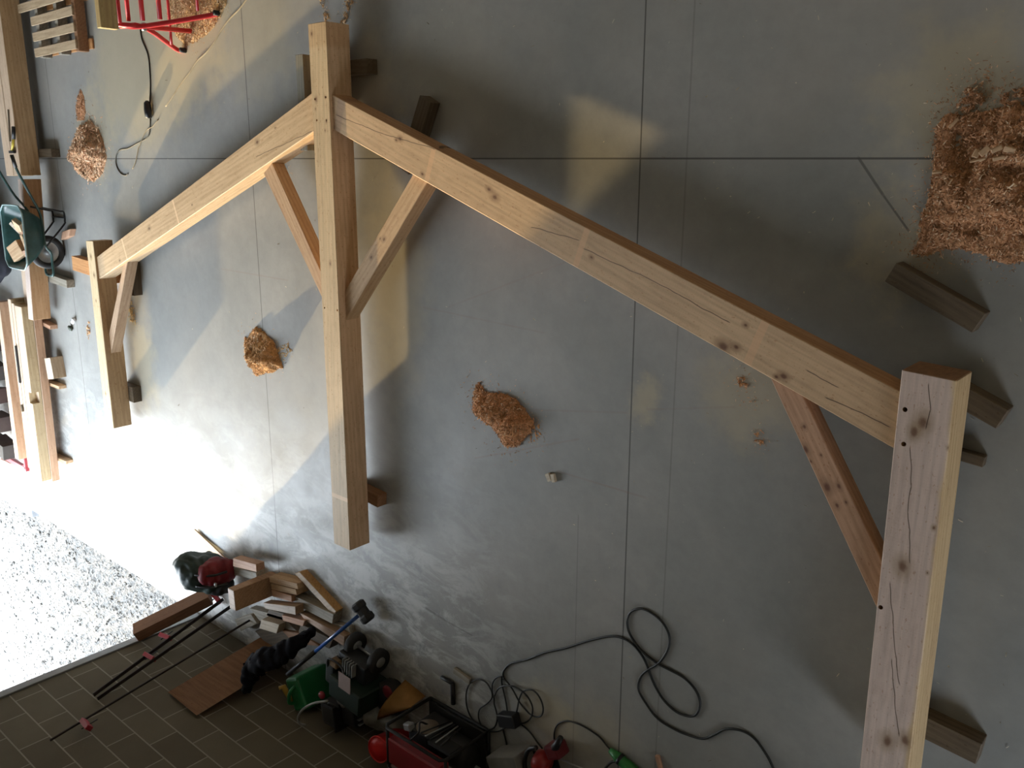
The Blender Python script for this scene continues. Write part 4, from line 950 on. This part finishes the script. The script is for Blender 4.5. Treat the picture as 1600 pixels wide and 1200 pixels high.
# upright block
t0 = F(362, 937, .46)
o = box('offcut', (t0.x, t0.y, .23), (.10, .20, .46), up_m, None, .04); tag(o, 'tall thick block standing upright beside the backpack', 'offcut', OG)
oc([(364, 872), (400, 882), (401, 894), (364, 885)], .10, .19, 'fir_pink', 'upper short beam with reddish end beside the backpack')
oc([(362, 886), (400, 895), (402, 906), (362, 898)], .0, .098, 'offcut_grey', 'lower grey beam under the reddish-ended one')
oc([(420, 901), (464, 912), (466, 921), (421, 910)], .0, .13, 'fir', 'brown board nearest the room in the offcut heap')
oc([(423, 912), (462, 921), (464, 930), (424, 921)], .0, .13, 'fir', 'second brown board lying against the upright block')
oc([(424, 922), (455, 931), (456, 941), (425, 932)], .0, .14, 'fir_pink', 'third brown board lying against the upright block')
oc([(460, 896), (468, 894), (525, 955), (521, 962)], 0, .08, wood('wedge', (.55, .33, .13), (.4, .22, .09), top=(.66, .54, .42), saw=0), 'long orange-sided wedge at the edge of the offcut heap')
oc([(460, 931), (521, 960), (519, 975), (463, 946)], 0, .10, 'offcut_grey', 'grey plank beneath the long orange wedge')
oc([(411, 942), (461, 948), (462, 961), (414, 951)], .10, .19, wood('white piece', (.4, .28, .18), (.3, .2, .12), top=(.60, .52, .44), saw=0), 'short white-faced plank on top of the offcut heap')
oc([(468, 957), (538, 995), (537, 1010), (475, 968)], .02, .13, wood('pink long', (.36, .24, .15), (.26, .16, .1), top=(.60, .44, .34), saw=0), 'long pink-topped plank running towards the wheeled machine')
oc([(440, 961), (476, 970), (473, 979), (442, 970)], .08, .16, 'fir_pink', 'short pink block in the middle of the offcut heap')
oc([(390, 950), (440, 964), (470, 992), (405, 970)], .0, .075, 'offcut_grey', 'broad dull board at the bottom of the offcut heap')
oc([(408, 968), (436, 976), (432, 990), (405, 982)], .076, .16, 'offcut_pale', 'stubby pale block above the broad dull board')
oc([(470, 975), (520, 1000), (514, 1014), (466, 988)], .0, .10, 'old', 'dark brown plank behind the long pink plank')
oc([(500, 968), (545, 980), (548, 990), (512, 982)], .0, .06, 'offcut_grey', 'flat grey piece partly under the sledge hammer shaft')
oc([(398, 986), (432, 978), (470, 1003), (425, 1016)], 0, .05, 'old', 'dark brown board on the floor beneath the jacket')
oc([(366, 968), (392, 960), (402, 975), (376, 986)], 0, .10, 'offcut_grey', 'grey block against the wall behind the upright offcut')
oc([(440, 985), (470, 990), (500, 1010), (460, 1006)], .05, .11, 'brown_wood', 'brown plank slipping under the jacket sleeve')
oc([(420, 952), (460, 964), (452, 972), (416, 962)], 0, .075, 'old', 'dark strip in a gap of the offcut heap')
a, b = F(304, 834, .02), F(354, 881, .03)
tag(bar('thin_board', a, b, .12, .014, M['offcut']), 'thin pink board sticking out past the backpack', 'board', OG)
# thick plank and clamps leaning at the jamb
Wp = plain
pk_a, pk_b = Vector((-8.19, -4.66, .70)), Vector((-7.80, -4.36, .07))
tag(bar('thick_plank', pk_b, pk_a, .16, .12, wood('leaning plank', (.26, .13, .07), (.19, .09, .045), top=(.24, .12, .065), saw=0), up=(.0, .8, .5)), 'thick reddish plank leaning on the door jamb behind the backpack', 'plank')
def clamp(pt, pb, jaws, lab, r=.012, gx=0):
    top_ = FY(*pt, -4.715); bot = F(*pb, .012)
    t = thing('bar_clamp', lab, 'bar clamp', (bot.x, bot.y, 0), 'long bar clamps leaning on the block wall')
    d = (top_ - bot); nrm = Vector((0, .74, .67))
    bar('bar', bot, top_, .012, .035 if r > .01 else .02, plain('clamp bar', (.03, .022, .022), .5, .4), t, up=nrm, bev=.002)
    side = d.normalized().cross(nrm).normalized()
    for f, s in jaws:
        c = bot.lerp(top_, f)
        jm_ = M['dark_red'] if f < .9 else M['dark_red']
        bar('jaw', c + nrm * .0, c + nrm * .01 + side * s * .15, .04, .06, plain('clamp red', (.33, .02, .035), .4) if 'clamp red' not in bpy.data.materials else bpy.data.materials['clamp red'], t, up=nrm)
        tube('screw', [c + side * s * .09 + d.normalized() * .05, c + side * s * .09 - d.normalized() * .09], .006, M['black'], t, n=1)
    return t
clamp((146, 1086), (343, 941), [(.42, 1)], 'upper of the two long dark bar clamps with a red jaw')
clamp((152, 1092), (360, 948), [(.60, 1)], 'lower long dark bar clamp parallel to the upper one')
clamp((232, 1022), (349, 936), [(.05, 1)], 'shortest bar clamp ending beside the red jaws')
clamp((78, 1157), (402, 962), [(.86, -1)], 'thin tall bar clamp reaching highest on the block wall', .008)
# leaning panel
pa = [Vector((-7.05, -4.715, .965)), Vector((-6.53, -4.715, .975)), Vector((-6.42, -4.52, .02)), Vector((-6.95, -4.52, .02))]
def panel():
    bm = bmesh.new(); c = sum(pa, Vector()) / 4
    bm.faces.new([bm.verts.new(p - c) for p in pa]); bmesh.ops.solidify(bm, geom=bm.faces[:], thickness=.02); return bm, c
bmp, pc = panel(); tag(finish('plywood_panel', me_from(bmp, 'panel'), wood('ply', (.44, .24, .12), (.32, .16, .08), saw=0), None, Matrix.Translation(pc)), 'reddish-brown wooden panel leaning on the block wall under the black jacket', 'panel')
# jacket
def jp(u, v, z): return tuple(F(u, v, z))
jch = [(386, 1076, .56, .05, .05), (388, 1062, .56, .085, .06), (393, 1048, .54, .11, .07), (402, 1038, .52, .12, .075), (414, 1031, .49, .12, .075), (426, 1027, .46, .115, .07), (438, 1022, .42, .105, .065), (449, 1015, .38, .09, .06), (459, 1008, .34, .08, .055), (468, 1001, .30, .07, .05), (477, 994, .26, .06, .045), (485, 988, .22, .05, .045)]
jk = blob('jacket', [(jp(u, v, z), (r, r * .9, t)) for u, v, z, r, t in jch], plain('black cloth', (.006, .006, .009), .9, 0, .4, .15), None, .012, .028, 7, None, .05)
tag(jk, 'black jacket slung over the leaning panel and the offcuts', 'jacket')
# backpack
bc = F(322, 893, .25)
bp_ = thing('backpack', 'bulky dark green and red backpack on the floor by the door jamb', 'backpack', (bc.x, bc.y, 0))
b0 = Vector((bc.x, bc.y, .25))
gmat = plain('green nylon', (.014, .028, .020), .55, 0, .35, .5, .2); rmat = plain('red nylon', (.16, .010, .014), .55, 0, .25, .4, .2)
body = blob('body', [((b0.x - .03, b0.y, .27), (.20, .19, .25)), ((b0.x - .10, b0.y + .06, .36), (.16, .15, .16)), ((b0.x + .02, b0.y - .06, .20), (.19, .17, .19))], gmat, bp_, .014, .016, 8, .001, .03)
blob('front_pocket', [((b0.x + .14, b0.y + .04, .23), (.12, .14, .19)), ((b0.x + .16, b0.y + .02, .14), (.12, .13, .12))], rmat, bp_, .012, .012, 10, .001, .03)
blob('side_pocket', [((b0.x + .10, b0.y - .15, .16), (.13, .09, .14))], M['black'], bp_, .012, .012, 10, .001, .02)
for s in (-.06, .06):
    tube('strap', [(b0.x + .10, b0.y + s, .42), (b0.x + .18, b0.y + s, .38), (b0.x + .25, b0.y + s, .30), (b0.x + .27, b0.y + s, .18)], .012, M['black'], bp_)
box('buckle', (b0.x + .25, b0.y - .04, .30), (.03, .04, .02), M['rim_grey'], bp_)
